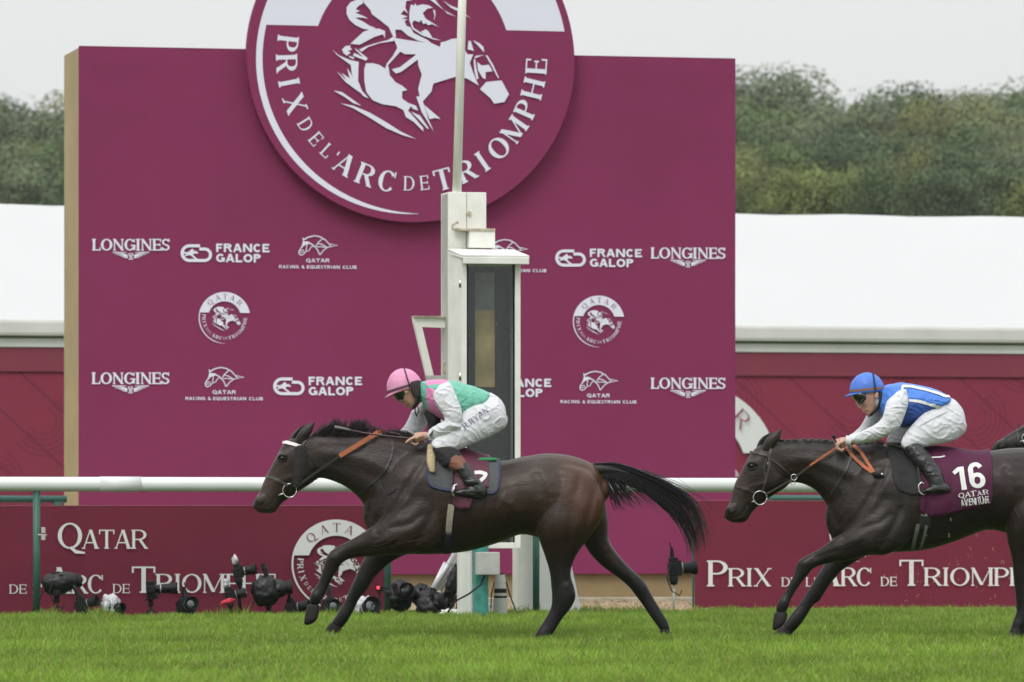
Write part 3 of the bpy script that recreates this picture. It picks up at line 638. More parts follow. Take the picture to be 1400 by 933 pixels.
# ================================================================ big plum panel with the disc
YP = 56.5
pn = thing('display_panel', TG(556, YP), 'huge plum coloured finish line panel with sponsor logos and round emblem', 'panel', A)
pnt = lambda px, py: T(px, py, YP)
zt = T(108, 64.5, YP).z; zb_ = T(560, 785.5, YP).z
pl0, pl1 = TG(108, YP), TG(1005, YP); Wd = (pl1 - pl0).length; TH = 1.02
mb = MB(); mb.box(pl0 + E2*.004 + UP*zb_, E1*Wd, E2*(TH-.004), UP*(zt - zb_ - .003)); mb.build('frame', M['gold'], pn, bevel=.006)
mb = MB(); NX = 60
def PW(i, j):                                        # slack in the stretched fabric, pleats under the top hem
    t = max(0, (j - 34)/6); return .004*noise.noise(Vector((i*.25, j*.16, 2))) + .004*noise.noise(Vector((i*.9, j*.1, 7)))*t - (.006 if j == 39 else 0)
nrow = [zb_ + (zt - zb_)*j/40 for j in range(41)]
for j in range(40):
    mb.quadstrip([pl0 + E1*(Wd*i/NX) + UP*nrow[j] + E2*(-.012 + PW(i, j)) for i in range(NX+1)],
                 [pl0 + E1*(Wd*i/NX) + UP*nrow[j+1] + E2*(-.012 + PW(i, j+1)) for i in range(NX+1)])
mb.build('fabric_front', M['plum'], pn, smooth=True, weld=True)
mb = MB()
for a_, b_2 in ((pl0, pl0 + UP*1),): pass
mb.box(pl0 + UP*(zt-.001) - E2*.013, E1*Wd, E2*.02, UP*.012); mb.box(pl0 - E1*.004 + UP*zb_ - E2*.0125, E1*.008, E2*.02, UP*(zt - zb_)); mb.build('edge_trim', M['plum'], pn)
mb = MB(); mb.box(pl0 + E1*.03 + E2*.05, E1*(Wd-.06), E2*(TH-.1), UP*(zb_ - .002)); mb.build('plinth', mat('plinth_board', (0.27, 0.20, 0.10), 0.7, 0.2, 2, .1, 20), pn)
for kx in (300, 520, 690, 860, 990):
    mb = MB(); q = TG(kx, YP); mb.box(q + E2*.046, E1*.012, E2*.01, UP*(zb_-.01)); mb.build('plinth_joint', mat('joint', (0.10, 0.075, 0.04), .8), pn) if kx == 300 else None
# logos
off = lambda x, y, o: T(x, y, YP, o + .02)
def put(g, label):
    gs = g if isinstance(g, list) else [g]; o = gs[0].mesh(off).build('logo', M['print'], pn); o['label'] = label
    for w_ in gs[1:]: w_.mesh(off).build('word' if w_ is not gs[0] else 'mark', M['print'], o)
    return o
put(logo_longines(178.5, 342), 'upper left LONGINES lettering with winged hourglass'); put(logo_longines(178, 524.5), 'lower left LONGINES lettering with winged hourglass')
put(logo_longines(940, 353, 102, .5), 'upper right LONGINES lettering with winged hourglass'); put(logo_longines(940, 531, 102, .2), 'lower right LONGINES lettering with winged hourglass')
put(logo_galop(246, 346.5, 122, .6), 'upper left FRANCE GALOP logo'); put(logo_galop(758, 353.2, 119, .6), 'upper right FRANCE GALOP logo')
put(logo_galop(372.5, 528.5, 122), 'lower middle FRANCE GALOP logo'); put(logo_galop(633, 531, 120), 'lower FRANCE GALOP logo partly behind the mirror box')
put(logo_club(434, 336, 106, .8), 'upper left QATAR RACING & EQUESTRIAN CLUB horse head'); put(logo_club(694, 341, 105, .8), 'upper QATAR RACING & EQUESTRIAN CLUB horse head behind the mirror box')
put(logo_club(306, 516, 106, .5), 'lower left QATAR RACING & EQUESTRIAN CLUB horse head'); put(logo_club(817.5, 521, 104, .5), 'lower right QATAR RACING & EQUESTRIAN CLUB horse head')
for cx_, cy_, lab in ((306.4, 434.8, 'small round race emblem on the left'), (817.8, 439.8, 'small round race emblem on the right')):
    wg, dg = emblem(cx_, cy_, 35.2, R(.8)); o = put(wg, lab); o.name = 'emblem'
    put_detail(dg, (lambda x, y, o_: T(x, y, YP, o_ + .026)), M['plum'], pn)
# disc, standing proud of the panel
YD = YP - .15/CA
dc = thing('emblem_disc', T(563, 304, YD), 'large round plum board with white galloping horse and jockey emblem over the panel', 'sign board', A)
c0 = T(563.2, 80.5, YD); RD = (T(787, 80, YD) - T(339.5, 80, YD)).length/2
RDz = (304 - 80.5)/F*YT(563, YD)
mb = MB(); rim = [c0 + E1*(RD*math.cos(2*math.pi*i/160)) + UP*(RDz*math.sin(2*math.pi*i/160)) for i in range(160)]
k = len(mb.v); mb.v += rim + [p + E2*.10 for p in rim]; mb.f.append(tuple(range(160))); mb.f.append(tuple(range(319, 159, -1)))
for i in range(160): j = (i+1) % 160; mb.f.append((i, j, 160+j, 160+i))
mb.build('board', M['disc'], dc, bevel=0)
mb = MB()
for dx in (-1.0, 1.0):
    for dz in (-1.0, .2): mb.cbox(c0 + E1*dx + UP*dz + E2*.119, .1, .034, .1, Matrix.Rotation(A, 3, 'Z'))
mb.build('bracket', M['alu'], dc)
wg, dg = emblem(562.5, 80.5, 212.5, R(1.3)); offd = lambda x, y, o: T(x, y, YD, o)
wg.mesh(offd, .002, .0001).build('emblem', M['print'], dc); put_detail(dg, (offd, .008, .0001), M['disc'], dc)
# concrete edging
mb = MB(); L0 = TG(-200, 55.55); mb.box(L0, E1*14, E2*.35, UP*.05); tag(mb.build('kerb', M['concrete'], bevel=.01), 'low concrete kerb along the foot of the panel', kind='structure')

# ================================================================ maroon rail banners
def banner(px0, px1, py_top0, py_top1, Y0, label, seed):
    t = thing('banner', TG(px0, Y0), label, 'banner', A); p0, p1 = TG(px0, Y0), TG(px1, Y0); z0, z1_ = T(px0, py_top0, Y0).z, T(px1, py_top1, Y0).z
    mb = MB(); n_ = 90; m_ = 14; L = (p1 - p0).length
    def pt(i, j, b=0):
        s = i/n_; z = (z0 + (z1_-z0)*s) * j/m_; wv = .008*noise.noise(Vector((s*L*1.6 + z*1.2, z*.9, seed))) + .005*noise.noise(Vector((s*L*4 + z*3, z*2, seed+3)))
        return p0 + (p1-p0)*s + UP*z + E2*(wv + b)
    for j in range(m_): mb.quadstrip([pt(i, j) for i in range(n_+1)], [pt(i, j+1) for i in range(n_+1)])
    mb.build('cloth', M['banner'], t, smooth=True, weld=True)
    mb = MB(); mb.quadstrip([pt(i, m_, -.004) for i in range(n_+1)], [pt(i, m_, -.004) + UP*.006 for i in range(n_+1)]); mb.quadstrip([pt(i, m_, -.004)+UP*.006 for i in range(n_+1)], [pt(i, m_, .012)+UP*.006 for i in range(n_+1)]); mb.build('top_hem', mat('hem', (.34, .10, .13), .7), t)
    mb = MB()
    for s in range(0, 11): mb.tube([p0 + (p1-p0)*(s/10) + E2*.05, p0 + (p1-p0)*(s/10) + E2*.05 + UP*(min(z0, z1_)-.02)], .012, 6)
    mb.build('stake', M['green'], t)
    return t
YB1, YB2 = 49.25, 51.3
b1 = banner(-420, 527, 692.5, 692, YB1, 'maroon banner with white QATAR lettering behind the left row of cameras', 3)
ob = lambda x, y, o: T(x, y, YB1, o + .018)
g = []
g.append(word('QATAR', 78.5, 201, 750.5, 35.5, .15, .06, .05, .0, small=26)); g.append(word('PRIX', -95, -8, 811.5, 36, .17, .06, .06, .02, small=26))
g.append(word('DE', 12, 36, 811.8, 12.5, .15, .07, .07)); g.append(word("L'", 44, 58, 811.8, 12.5, .15, .07, .07))
g.append(word('ARC', 63.5, 141.5, 811.8, 36, .17, .06, .05, .01, small=26)); g.append(word('DE', 153.5, 177, 811.2, 12.5, .15, .07, .07)); g.append(word('TRIOMPHE', 180, 377, 810.8, 36, .17, .06, .06, .015, small=26))
for w_ in g: w_.mesh(ob).build('word', M['wprint'], b1)

wg, dg = emblem(459, 771.5, 61); wg.mesh(ob).build('emblem', M['wprint'], b1); put_detail(dg, (lambda x, y, o: ob(x, y, o + .006)), M['banner'], b1)
b2 = banner(949.5, 2100, 685, 689, YB2, 'maroon banner with white PRIX DE L\'ARC DE TRIOMPHE lettering behind the second horse', 8)
ob = lambda x, y, o: T(x, y, YB2, o + .018)
g = []; g.append(word('PRIX', 965.5, 1054, 802, 35.5, .17, .06, .06, .01, small=25)); g.append(word('DE', 1067.5, 1090, 802, 12.5, .15, .07, .07)); g.append(word("L'", 1100.5, 1115, 802, 12.5, .15, .07, .07))
g.append(word('ARC', 1116, 1191.5, 801.6, 36, .17, .06, .05, .01, small=25.5)); g.append(word('DE', 1203, 1225.5, 801.4, 12.5, .15, .07, .07)); g.append(word('TRIOMPHE', 1229, 1427, 801.2, 35.5, .17, .06, .06, .015, small=25))
for w_ in g: w_.mesh(ob).build('word', M['wprint'], b2)
wg, dg = emblem(1173, 728, 40); wg.mesh(ob).build('emblem', M['wprint'], b2); put_detail(dg, (lambda x, y, o: ob(x, y, o + .006)), M['banner'], b2)

# ================================================================ running rails
YR = 48.55; zr = T(50, 662.3, YR).z
rr_ = thing('running_rail', TG(50, YR), 'white tubular running rail on slim green posts along the finish straight', 'rail', A)
mb = MB(); p0, p1 = tp(-900, zr, YR), tp(2300, zr, YR); rad = 10.0/F*YT(50, YR)
mb.tube([p0, p1], rad, 24); mb.build('rail_tube', M['rail'], rr_, smooth=True)
for a_, b_2 in ((136, 192), (1210, 1266), (-430, -374)):
    mb = MB(); mb.tube([tp(a_, zr, YR), tp(b_2, zr, YR)], rad*1.06, 24); mb.build('joint_sleeve', M['rail'], rr_, smooth=True)
for px, w_ in ((50, .031), (530, .031), (733, .030), (1394, .03), (-430, .03), (1870, .03)):
    pos = TG(px, YR + (.35 if px in (530, 733) else 0)); mb = MB(); mb.tube([pos, Vector((pos.x, pos.y, zr - rad*.9))], w_, 12); o = mb.build('post', M['green'], rr_, smooth=True)
    if px == 50:
        mb = MB(); c = Vector((pos.x + .06, pos.y - .02, T(58, 730, YR).z)); mb.cbox(c + UP*.03, .035, .03, .05); mb.cbox(c - UP*.03, .035, .03, .05); mb.tube([c - UP*.01 - Vector((.05,0,0)), c - UP*.01 + Vector((.03,0,0))], .008, 8); mb.build('clamp', M['grey'], o, bevel=.004)
def back_rail(pxa, pxb, py, Y0, label):
    t = thing('inner_rail', TG((pxa+pxb)/2, Y0), label, 'rail', A); z = T((pxa+pxb)/2, py, Y0).z
    mb = MB(); mb.tube([tp(pxa, z, Y0), tp(pxb, z, Y0)], .032, 12); mb.build('rail_tube', M['green'], t, smooth=True)
    n_ = max(2, int(abs(pxb-pxa)//150))
    for i in range(n_):
        px = pxa + 12 + (pxb - pxa - 24)*i/(n_-1); mb = MB(); q = tp(px, 0, Y0) + E2*.0; mb.tube([q, q + UP*(z - .03)], .026, 10); mb.build('post', M['green'], t, smooth=True)
        mb = MB(); mb.cbox(q + UP*(z-.045), .07, .05, .05, Matrix.Rotation(A, 3, 'Z')); mb.build('socket', M['green'], t, bevel=.006)
back_rail(-500, 91, 682.5, 50.4, 'dark green tube rail end left of the panel behind the banner')
back_rail(1052, 1900, 682, 51.7, 'dark green tube rail behind the second horse above the right banner')
def crumple(mb, c, r, seed, amp=.25, rot=None, nu=30, nv=20):
    k = len(mb.v); mb.sphere((0,0,0), (1,1,1), nu, nv)
    for i in range(k, len(mb.v)):
        v = mb.v[i]; n_ = noise.noise(v*2.2 + Vector((seed, 0, 0))) + .5*abs(noise.noise(v*5 + Vector((seed, 3, 0)))) + .3*noise.noise(v*9)
        v = v * (1 + amp*n_); v = Vector((v.x*r[0], v.y*r[1], v.z*r[2])); mb.v[i] = Vector(c) + ((rot @ v) if rot else v)
# ================================================================ winning post with mirror box
YW = 47.15
wp = thing('winning_post', TG(670, YW), 'white winning post column with glazed box, rusty bracket and tall pole', 'finish post', A)
def W1(px, py, Y0=YW): v = TG(px, Y0); v.z = T(px, py, Y0).z; return v
def slab(name, m, px0, px1, py0, py1, Y0, depth, bevel=.004, parent=None, fwd=0.0):
    mb = MB(); a, b = TG(px0, Y0), TG(px1, Y0); z0, z1 = T((px0+px1)/2, py1, Y0).z, T((px0+px1)/2, py0, Y0).z
    mb.box(a - E2*fwd + UP*z0, b - a, E2*depth, UP*(z1 - z0)); return mb.build(name, m, parent or wp, bevel=bevel)
YC = 47.75
mb = MB(); a, b = TG(613, YC), TG(665, YC); zt_ = T(640, 263, YC).z
zc_ = T(640, 738, YC).z; a = a + UP*zc_; b = b + UP*zc_; zt_ -= zc_; mb.box(a, (b-a)*.478, E2*.3, UP*zt_); mb.box(a + (b-a)*.492, (b-a)*.508, E2*.3, UP*zt_); mb.box(a + E2*.02, b-a-E1*.002, E2*.26, UP*(zt_-.01))
mb.build('column', M['white'], wp, bevel=.006)
mb = MB(); c = T(641, 292, YC, .004); mb.tube([c - E2*.01, c + E2*.03], .022, 12); mb.build('bolt', M['rust'], wp, bevel=.003)
# pole, leaning a little to the right
mb = MB(); mb.tube([W1(626.5, 268, YC) + E2*.06, W1(634, 0, YC) + E2*.06, W1(641, -240, YC) + E2*.06], [.040, .037, .034], 14)
mb.build('pole', mat('weathered_pole', (0.84, 0.84, 0.77), 0.6, 0.16, 3, 0.1, 30, stretch=(6, 6, .6)), wp, smooth=True)
# rusty bracket in front of the column
slab('bracket', M['rust'], 622, 673, 313.5, 317, YC, .12, fwd=.12); slab('bracket_plate', M['white'], 638, 673, 317, 340, YC, .10, fwd=.11)
mb = MB(); c = W1(617, 309, YC) - E2*.05; mb.tube([c + E1*.05 + UP*.03, c + UP*.01, c - UP*.03, c - UP*.04 + E1*.09, c - UP*.035 + E1*.2], .012, 8); mb.build('hook', M['rust'], wp, smooth=True)
# side arm
YA = 47.9
mb = MB(); q = [W1(565.5, 434, YA), W1(609, 434, YA), W1(609, 448, YA), W1(577, 447, YA), W1(593, 514, YA), W1(584, 514, YA), W1(566, 441, YA)]
mb.prism(q[:], E2*.06); mb.build('side_arm', M['white'], wp, bevel=.003)
mb = MB(); mb.box(W1(565, 434, YA) - E2*.03, TG(609, YA) - TG(565, YA), E2*.12, UP*.012); mb.build('side_arm_top', M['rust'], wp)
mb = MB(); mb.prism([W1(582, 513.5, YA), W1(609, 513.5, YA), W1(609, 534, YA), W1(588, 534, YA)], E2*.05); mb.build('side_arm_foot', M['grey'], wp)
mb = MB(); mb.sphere(W1(607.5, 504, YA) - E2*.02, (.018, .02, .055)); mb.build('lamp_knob', M['rust'], wp, smooth=True)
# box
bx0, bx1, by0, by1 = 631, 711, 360, 750
mb = MB(); a, b = TG(bx0, YW), TG(bx1, YW); za, zb2 = T(670, by1, YW).z, T(670, by0, YW).z; Hb = zb2 - za; DP = .5
mb.box(a + UP*za, E1*.02, E2*DP, UP*(Hb+.03)); mb.build('side_panel', M['white'], wp, bevel=.003)
mb = MB(); mb.box(b - E1*.02 + UP*za, E1*.02, E2*DP, UP*(Hb+.03)); mb.build('side_panel', M['white'], wp, bevel=.003)
mb = MB(); mb.box(a + E1*.02 + UP*za + E2*(DP-.02), b-a-E1*.04, E2*.02, UP*(Hb)); mb.build('back_panel', M['dark'], wp)
for f_, nm in ((0, 'floor_panel'), (1, 'top_panel')):
    mb = MB(); mb.box(a + E1*.021 + UP*(za + (Hb-.02)*f_), b-a-E1*.042, E2*(DP-.021), UP*.02); mb.build(nm, M['white'], wp)
# raised field and hinges on the visible left side
mb = MB()
for z0, z1 in ((.06, .50), (.52, .94)):
    mb.box(a - E1*.006 + UP*(za + Hb*z0*1.0) + E2*.07, E1*.006, E2*(DP-.14), UP*(Hb*(z1-z0)-.02))
mb.build('side_field', M['white'], wp, bevel=.003)
def frame_bar(pa, pb, ya, yb, fw=.02, m=M['white'], nm='door_frame'): slab(nm, m, pa, pb, ya, yb, YW, .018, fwd=fw, bevel=.003)
frame_bar(630.5, 637.5, 361, 750); frame_bar(703.5, 711, 361, 750); frame_bar(637.6, 703.4, 742, 750)
for py in (388, 515, 640): 
    mb = MB(); c = W1(629.5, py); mb.tube([c - UP*.035, c + UP*.035], .014, 8); mb.build('hinge', M['metal'], wp, smooth=True)
slab('inner_gasket', M['black'], 637.7, 640, 362, 742, YW, .01, bevel=0, fwd=.008); slab('inner_gasket', M['black'], 701, 703.3, 362, 742, YW, .01, bevel=0, fwd=.008)
# inside: dark lining boards, narrow strip with the mirror reflection painted grey over tan
slab('inner_board', M['dark'], 640.5, 656, 362, 742, YW, .03, fwd=-.18); slab('inner_board', M['dark'], 684, 700.5, 362, 742, YW, .03, fwd=-.18)
slab('inner_crosspiece', M['dark'], 656.2, 683.8, 529, 742, YW, .03, fwd=-.18); slab('inner_crosspiece', M['dark'], 656.2, 683.8, 361.8, 371, YW, .03, fwd=-.18)
slab('painted_reflection_upper', mat('reflection_grey', (0.19, 0.20, 0.205), 0.3, 0.25, 5), 656.4, 683.6, 371.4, 423, YW, .01, fwd=-.2, bevel=0)
slab('painted_reflection_lower', mat('reflection_tan', (0.50, 0.37, 0.16), 0.6, 0.35, 4), 656.4, 683.6, 423.2, 528.6, YW, .01, fwd=-.2, bevel=0)
for py in (455, 458): pass
for px in (646, 696):
    mb = MB(); mb.sphere(W1(px, 457) + E2*.16, .022, 10, 7); mb.build('latch', M['black'], wp, smooth=True)
m_gl = bpy.data.materials.new('door_glass'); m_gl.use_nodes = True; q_ = m_gl.node_tree; q_.nodes.clear()
go_, gt, gg, gm = q_.nodes.new('ShaderNodeOutputMaterial'), q_.nodes.new('ShaderNodeBsdfTransparent'), q_.nodes.new('ShaderNodeBsdfGlossy'), q_.nodes.new('ShaderNodeMixShader')
gt.inputs[0].default_value = (.85, .87, .86, 1); gg.inputs['Roughness'].default_value = .08; gm.inputs[0].default_value = .045; q_.links.new(gt.outputs[0], gm.inputs[1]); q_.links.new(gg.outputs[0], gm.inputs[2]); q_.links.new(gm.outputs[0], go_.inputs[0])
slab('glass_pane', m_gl, 637.8, 703.2, 361.5, 741.8, YW, .004, bevel=0, fwd=.001)
mb = MB(); rg = random.Random(2)
for _ in range(70): mb.sphere(W1(rg.uniform(640, 701), rg.uniform(365, 735)) - E2*.003, rg.uniform(.0015, .004), 6, 4)
tag(mb.build('rain_drops', mat('drop', (.5, .5, .5), .1), wp), kind='stuff')
# sloping lid
mb = MB(); fa, fb = W1(628, 353) - E2*.10, W1(719.5, 353) - E2*.10; ba, bb = W1(613, 341.5) , W1(704, 341.5)
fa2, fb2 = TG(629, YW) - E2*.12, TG(719, YW) - E2*.12; zf = T(670, 354, YW).z; zk = zf + .26
fa2.z = fb2.z = zf; k1, k2 = fa2 + E2*.62 + UP*.085, fb2 + E2*.62 + UP*.085
mb.prism([fa2, fb2, k2, k1], UP*.02); mb.build('lid', M['white'], wp, bevel=.005)
mb = MB(); mb.box(fa2 - E2*.004 - UP*.05, fb2 - fa2, E2*.03, UP*.049); mb.build('lid_fascia', M['white'], wp, bevel=.006)
mb = MB(); mb.prism([a + UP*(zb2+.03), a + UP*(zb2 + .03) + E2*DP, a + UP*(zb2+.085) + E2*DP, a + UP*(zb2+.035)], E1*.02); mb.build('gable', M['white'], wp)
mb = MB(); mb.prism([b - E1*.02 + UP*(zb2+.03), b - E1*.02 + UP*(zb2 + .03) + E2*DP, b - E1*.02 + UP*(zb2+.085) + E2*DP, b - E1*.02+ UP*(zb2+.035)], E1*.02); mb.build('gable', M['white'], wp)
# legs
slab('leg_board', M['white'], 629, 645.5, 751, 850, YW, .12); slab('leg_edge', mat('white_edge', (.72,.72,.70), .5), 641.5, 645.6, 752, 850, YW, .12, fwd=.006)
slab('green_leg', M['teal'], 650, 668, 740, 852, 47.0, .11); slab('junction_box', M['grey'], 649.5, 680, 755, 786, 46.95, .10, fwd=.10, bevel=.008)
slab('base_block', M['white'], 655, 683, 826, 838, 47.6, .3)
mb = MB(); mb.tube([W1(663, 786, 46.9), W1(655, 800, 46.9) - E2*.05, W1(640, 812, 46.9) - E2*.04, W1(622, 822, 46.9) - E2*.02, W1(612, 838, 46.9)], .008, 8); mb.build('cable', M['rubber'], wp, smooth=True)
slab('right_post', M['white'], 707.5, 729, 690, 842, 49.0, .2)
mb = MB(); Y9 = 49.3; a, b, c, d = W1(722, 700, Y9), W1(765, 700, Y9), W1(796, 840, Y9), W1(742, 842, Y9); mb.prism([a, b, c, d], E2*.03)
ab = mb.build('a_board', mat('white_board', (.72, .73, .71), .5, .05, 3), wp, bevel=.003)
# stepladder / tripod legs left of the post
ld = thing('stepladder', TG(610, 48.3), 'pale aluminium folding frame leaning behind the bagged cameras', 'ladder', A)
for (x0, y0, x1, y1, dd) in ((588, 814, 626, 750, 0), (600, 810, 636, 750, .03), (592, 822, 618, 770, .25)):
    mb = MB(); mb.tube([W1(x0, y0, 48.2) + E2*dd, W1(x1, y1, 48.2) + E2*dd], .022, 8); mb.build('side_tube', M['alu'], ld, smooth=True)
mb = MB(); mb.tube([W1(632, 762, 48.2), W1(634, 790, 48.2), W1(631, 806, 48.2), W1(622, 816, 48.2)], .012, 8); mb.build('stay', M['alu'], ld, smooth=True)
mb = MB(); mb.box(W1(611, 773, 48.2) - E2*.02, E1*.1, E2*.1, UP*.02); mb.cbox(W1(622, 777, 48.2), .09, .05, .05); mb.build('step', M['grey'], ld, bevel=.004)
for x0, y0, x1, y1 in ((588, 812, 588, 838), (600, 808, 599, 838)):
    mb = MB(); mb.tube([W1(x0, y0, 48.2), W1(x1, y1 + 4, 48.2)], .016, 8); mb.build('foot', M['alu'], ld, smooth=True)
fl = MB(); c = W1(612, 800, 47.9)
crumple(fl, W1(620, 797, 47.9), (.055, .05, .15), 4.2, .35, Matrix.Rotation(.25, 3, 'Y'), 30, 26)
flo = fl.build('bag', M['bag'], loc=TG(612, 47.9), smooth=True); tag(flo, 'crumpled black rain bag hanging from the folding frame', 'bag')

# ================================================================ remote cameras along the rail
def remote_camera(px, py, Y0, label, yaw=0.0, pitch=0.0, roll=0.0, size=1.0, lens=(.045, .16), cover=None, mount='tripod', vertical=False, top=None, strap=False, extra=None):
    g0 = TG(px, Y0); c = Vector((g0.x, g0.y, T(px, py, Y0).z))
    size *= 1.08; lens = (lens[0], lens[1]*.8)
    t = thing('camera', (g0.x, g0.y, 0), label, 'camera', 0, group='remote cameras set out along the rail')
    Rm = (Matrix.Rotation(R(yaw), 3, 'Z') @ Matrix.Rotation(R(-pitch), 3, 'Y') @ Matrix.Rotation(R(roll), 3, 'X'))
    if vertical: Rm = Rm @ Matrix.Rotation(R(90), 3, 'X')
    L = lambda x, y, z: c + Rm @ (Vector((x, y, z))*size)
    def bx(mb, x, y, z, sx, sy, sz): mb.cbox(L(x, y, z), sx*size, sy*size, sz*size, Rm)
    mb = MB(); bx(mb, 0, 0, 0, .075, .15, .10); bx(mb, -.004, 0, -.072, .065, .145, .045); bx(mb, .006, 0, .068, .07, .06, .05); bx(mb, .045, -.055, .01, .035, .038, .12)
    mb.build('body', M['black'], t, bevel=.008*size)
    mb = MB(); r_, l_ = lens
    mb.tube([L(.03,0,.005), L(.06,0,.005), L(.062,0,.005), L(.03+l_*.45,0,.005), L(.032+l_*.45,0,.005), L(.03+l_*.8,0,.005)], [r_*.8*size, r_*.8*size, r_*.92*size, r_*.92*size, r_*size, r_*size], 20)
    mb.build('lens', M['black'], t, bevel=.002*size)
    mb = MB(); n_ = 20; x0, x1 = .03+l_*.78, .03+l_*1.15
    ri = [L(x0, r_*1.02*math.cos(2*math.pi*i/n_), .005+r_*1.02*math.sin(2*math.pi*i/n_)) for i in range(n_)]
    ro = [L(x1 - (.012 if i % 10 in (4,5,6) else 0), r_*1.22*math.cos(2*math.pi*i/n_), .005+r_*1.22*math.sin(2*math.pi*i/n_)) for i in range(n_)]
    rin = [L(x1 - .004, r_*1.1*math.cos(2*math.pi*i/n_), .005+r_*1.1*math.sin(2*math.pi*i/n_)) for i in range(n_)]
    rb = [L(x0+.004, r_*.9*math.cos(2*math.pi*i/n_), .005+r_*.9*math.sin(2*math.pi*i/n_)) for i in range(n_)]
    mb.quadstrip(ri, ro, True); mb.quadstrip(ro, rin, True); mb.quadstrip(rin, rb, True); mb.build('lens_hood', M['rubber'], t, smooth=True)
    mb = MB(); mb.sphere(L(x0-.004, 0, .005), (r_*.3*size, r_*.88*size, r_*.88*size), 16, 10, Rm); mb.build('front_glass', M['lensglass'], t, smooth=True)
    mb = MB(); mb.tube([L(.03+l_*.3,0,.005), L(.03+l_*.34,0,.005)], r_*.95*size, 20); mb.build('lens_ring', M['grey'] if extra != 'dark' else M['rubber'], t)
    if top == 'radio':
        mb = MB(); bx(mb, 0, 0, .115, .03, .035, .055); bx(mb, 0, 0, .155, .022, .028, .03); mb.build('radio_trigger', M['black'], t, bevel=.004); mb = MB(); mb.tube([L(.0,.012,.16), L(-.01,.012,.21)], .006*size, 6); mb.build('antenna', M['rubber'], t)
    if top == 'bagged':
        mb = MB(); crumple(mb, L(0,0,.125), (.03*size,.03*size,.05*size), px, .4, None, 16, 12); mb.build('wrapped_trigger', M['clearbag'], t, smooth=True)
    if top == 'tall':
        mb = MB(); mb.tube([L(0,0,.09), L(-.012,0,.16), L(-.02,0,.2)], [.018*size,.022*size,.015*size], 8); bx(mb, -.01, 0, .14, .03, .03, .06); mb.build('radio_trigger', M['black'], t, bevel=.003)
    if cover == 'bag':
        mb = MB(); crumple(mb, L(-.015,0,-.01), (.105*size, .1*size, .115*size), px*.1, .22, Rm); mb.build('rain_cover', M['bag'], t, smooth=True)
        mb = MB(); crumple(mb, L(.08,0,.0), (.07*size, .065*size, .065*size), px*.1+4, .25, Rm, 20, 14); mb.build('rain_sleeve', M['bag'], t, smooth=True)
    if cover == 'clear':
        mb = MB(); crumple(mb, L(-.01,0,.0), (.1*size, .1*size, .12*size), px*.1, .3, Rm); mb.build('rain_cover', M['clearbag'], t, smooth=True)
    if cover == 'hood':
        mb = MB(); st = [L(-.1,0,-.01), L(-.06,0,0), L(.05,0,0), L(.13,0,.01), L(.17,0,.01)]; mb.tube(st, [.05*size,.085*size,.09*size,.065*size,.055*size], 18)
        for i in range(len(mb.v)): mb.v[i] += Vector((0,0,1))*.012*noise.noise(mb.v[i]*18)
        mb.build('rain_cover', M['bag'], t, smooth=True)
    if strap:
        mb = MB(); mb.tube([L(-.02,-.08,.03), L(-.06,-.09,-.06), L(-.03,-.09,-.16), L(.03,-.08,-.2), L(.05,-.08,-.16)], .006, 6); mb.build('strap', M['rubber'], t, smooth=True)
    if mount in ('plate', 'pod') or cover:
        mb = MB(); sg = 1 if int(px) % 2 else -1; mb.tube([L(-.03, -.07, .02), c + Vector((sg*.07, -.05, -.03)), c + Vector((sg*.12, -.06, -.1)), Vector((c.x + sg*.15, c.y - .06, max(.02, c.z - .2))), Vector((c.x + sg*.26, c.y - .04, .015))], .005, 6); mb.build('cable', M['rubber'], t, smooth=True)
    base = L(0, 0, -.09) if not vertical else c - UP*.08*size
    if mount in ('tripod', 'pod'):
        mb = MB(); mb.tube([base, base - UP*.04], .022*size, 10); mb.sphere(base - UP*.05, .024*size, 10, 7); mb.build('ball_head', M['rubber'], t, smooth=True)
        hub = base - UP*.06; h = hub.z
        if h > .03:
            if h > .14: mb = MB(); mb.tube([hub, Vector((hub.x, hub.y, h*.45))], .011, 8); mb.build('centre_column', M['black'], t, smooth=True)
            top_ = Vector((hub.x, hub.y, min(h, h*.5 + .03)))
            for i in range(3):
                an = i*2.094 + .4; mb = MB(); mb.tube([top_, Vector((hub.x + math.cos(an)*.1, hub.y + math.sin(an)*.1, .0))], .008, 6); mb.build('leg', M['black'], t, smooth=True)
    elif mount in ('pole', 'thinpole'):
        mb = MB(); mb.tube([base, Vector((base.x, base.y, -.02))], .016 if mount == 'pole' else .009, 8); mb.build('pole', M['black'] if mount == 'pole' else M['alu'], t, smooth=True)
        mb = MB(); mb.tube([base + UP*.01, base - UP*.03], .03*size, 10); mb.build('clamp', M['black'], t, bevel=.004)
    else:
        mb = MB(); mb.cbox(Vector((c.x, c.y, max(.012, (c.z - .1*size)*.5))), .13*size, .13*size, max(.02, c.z - .09*size)); mb.build('ground_plate', M['black'], t, bevel=.005)
    return t
remote_camera(76, 798, 48.0, 'hooded black camera in rain cover beside the green post, leftmost of the row', 8, 6, size=1.0, cover='hood', strap=True, lens=(.045, .19))
remote_camera(112, 829, 47.9, 'low black camera with tall trigger right of the hooded leftmost one', -18, 18, size=.9, top='tall', mount='pod', lens=(.042, .14))
remote_camera(152, 830, 47.9, 'small camera wrapped in clear crinkled plastic under the letters DE', -42, -8, size=.8, cover='clear', mount='plate', lens=(.05, .13))
remote_camera(206, 806, 48.0, 'upright black camera with long lens on a mini tripod under the big letter T', 2, 3, size=.92, vertical=True, top=None, strap=True, lens=(.042, .22))
remote_camera(254, 830, 47.9, 'black round lens camera facing forward between mini tripod and stacked pair', -62, 12, size=.95, top='radio', mount='pod', lens=(.05, .12))
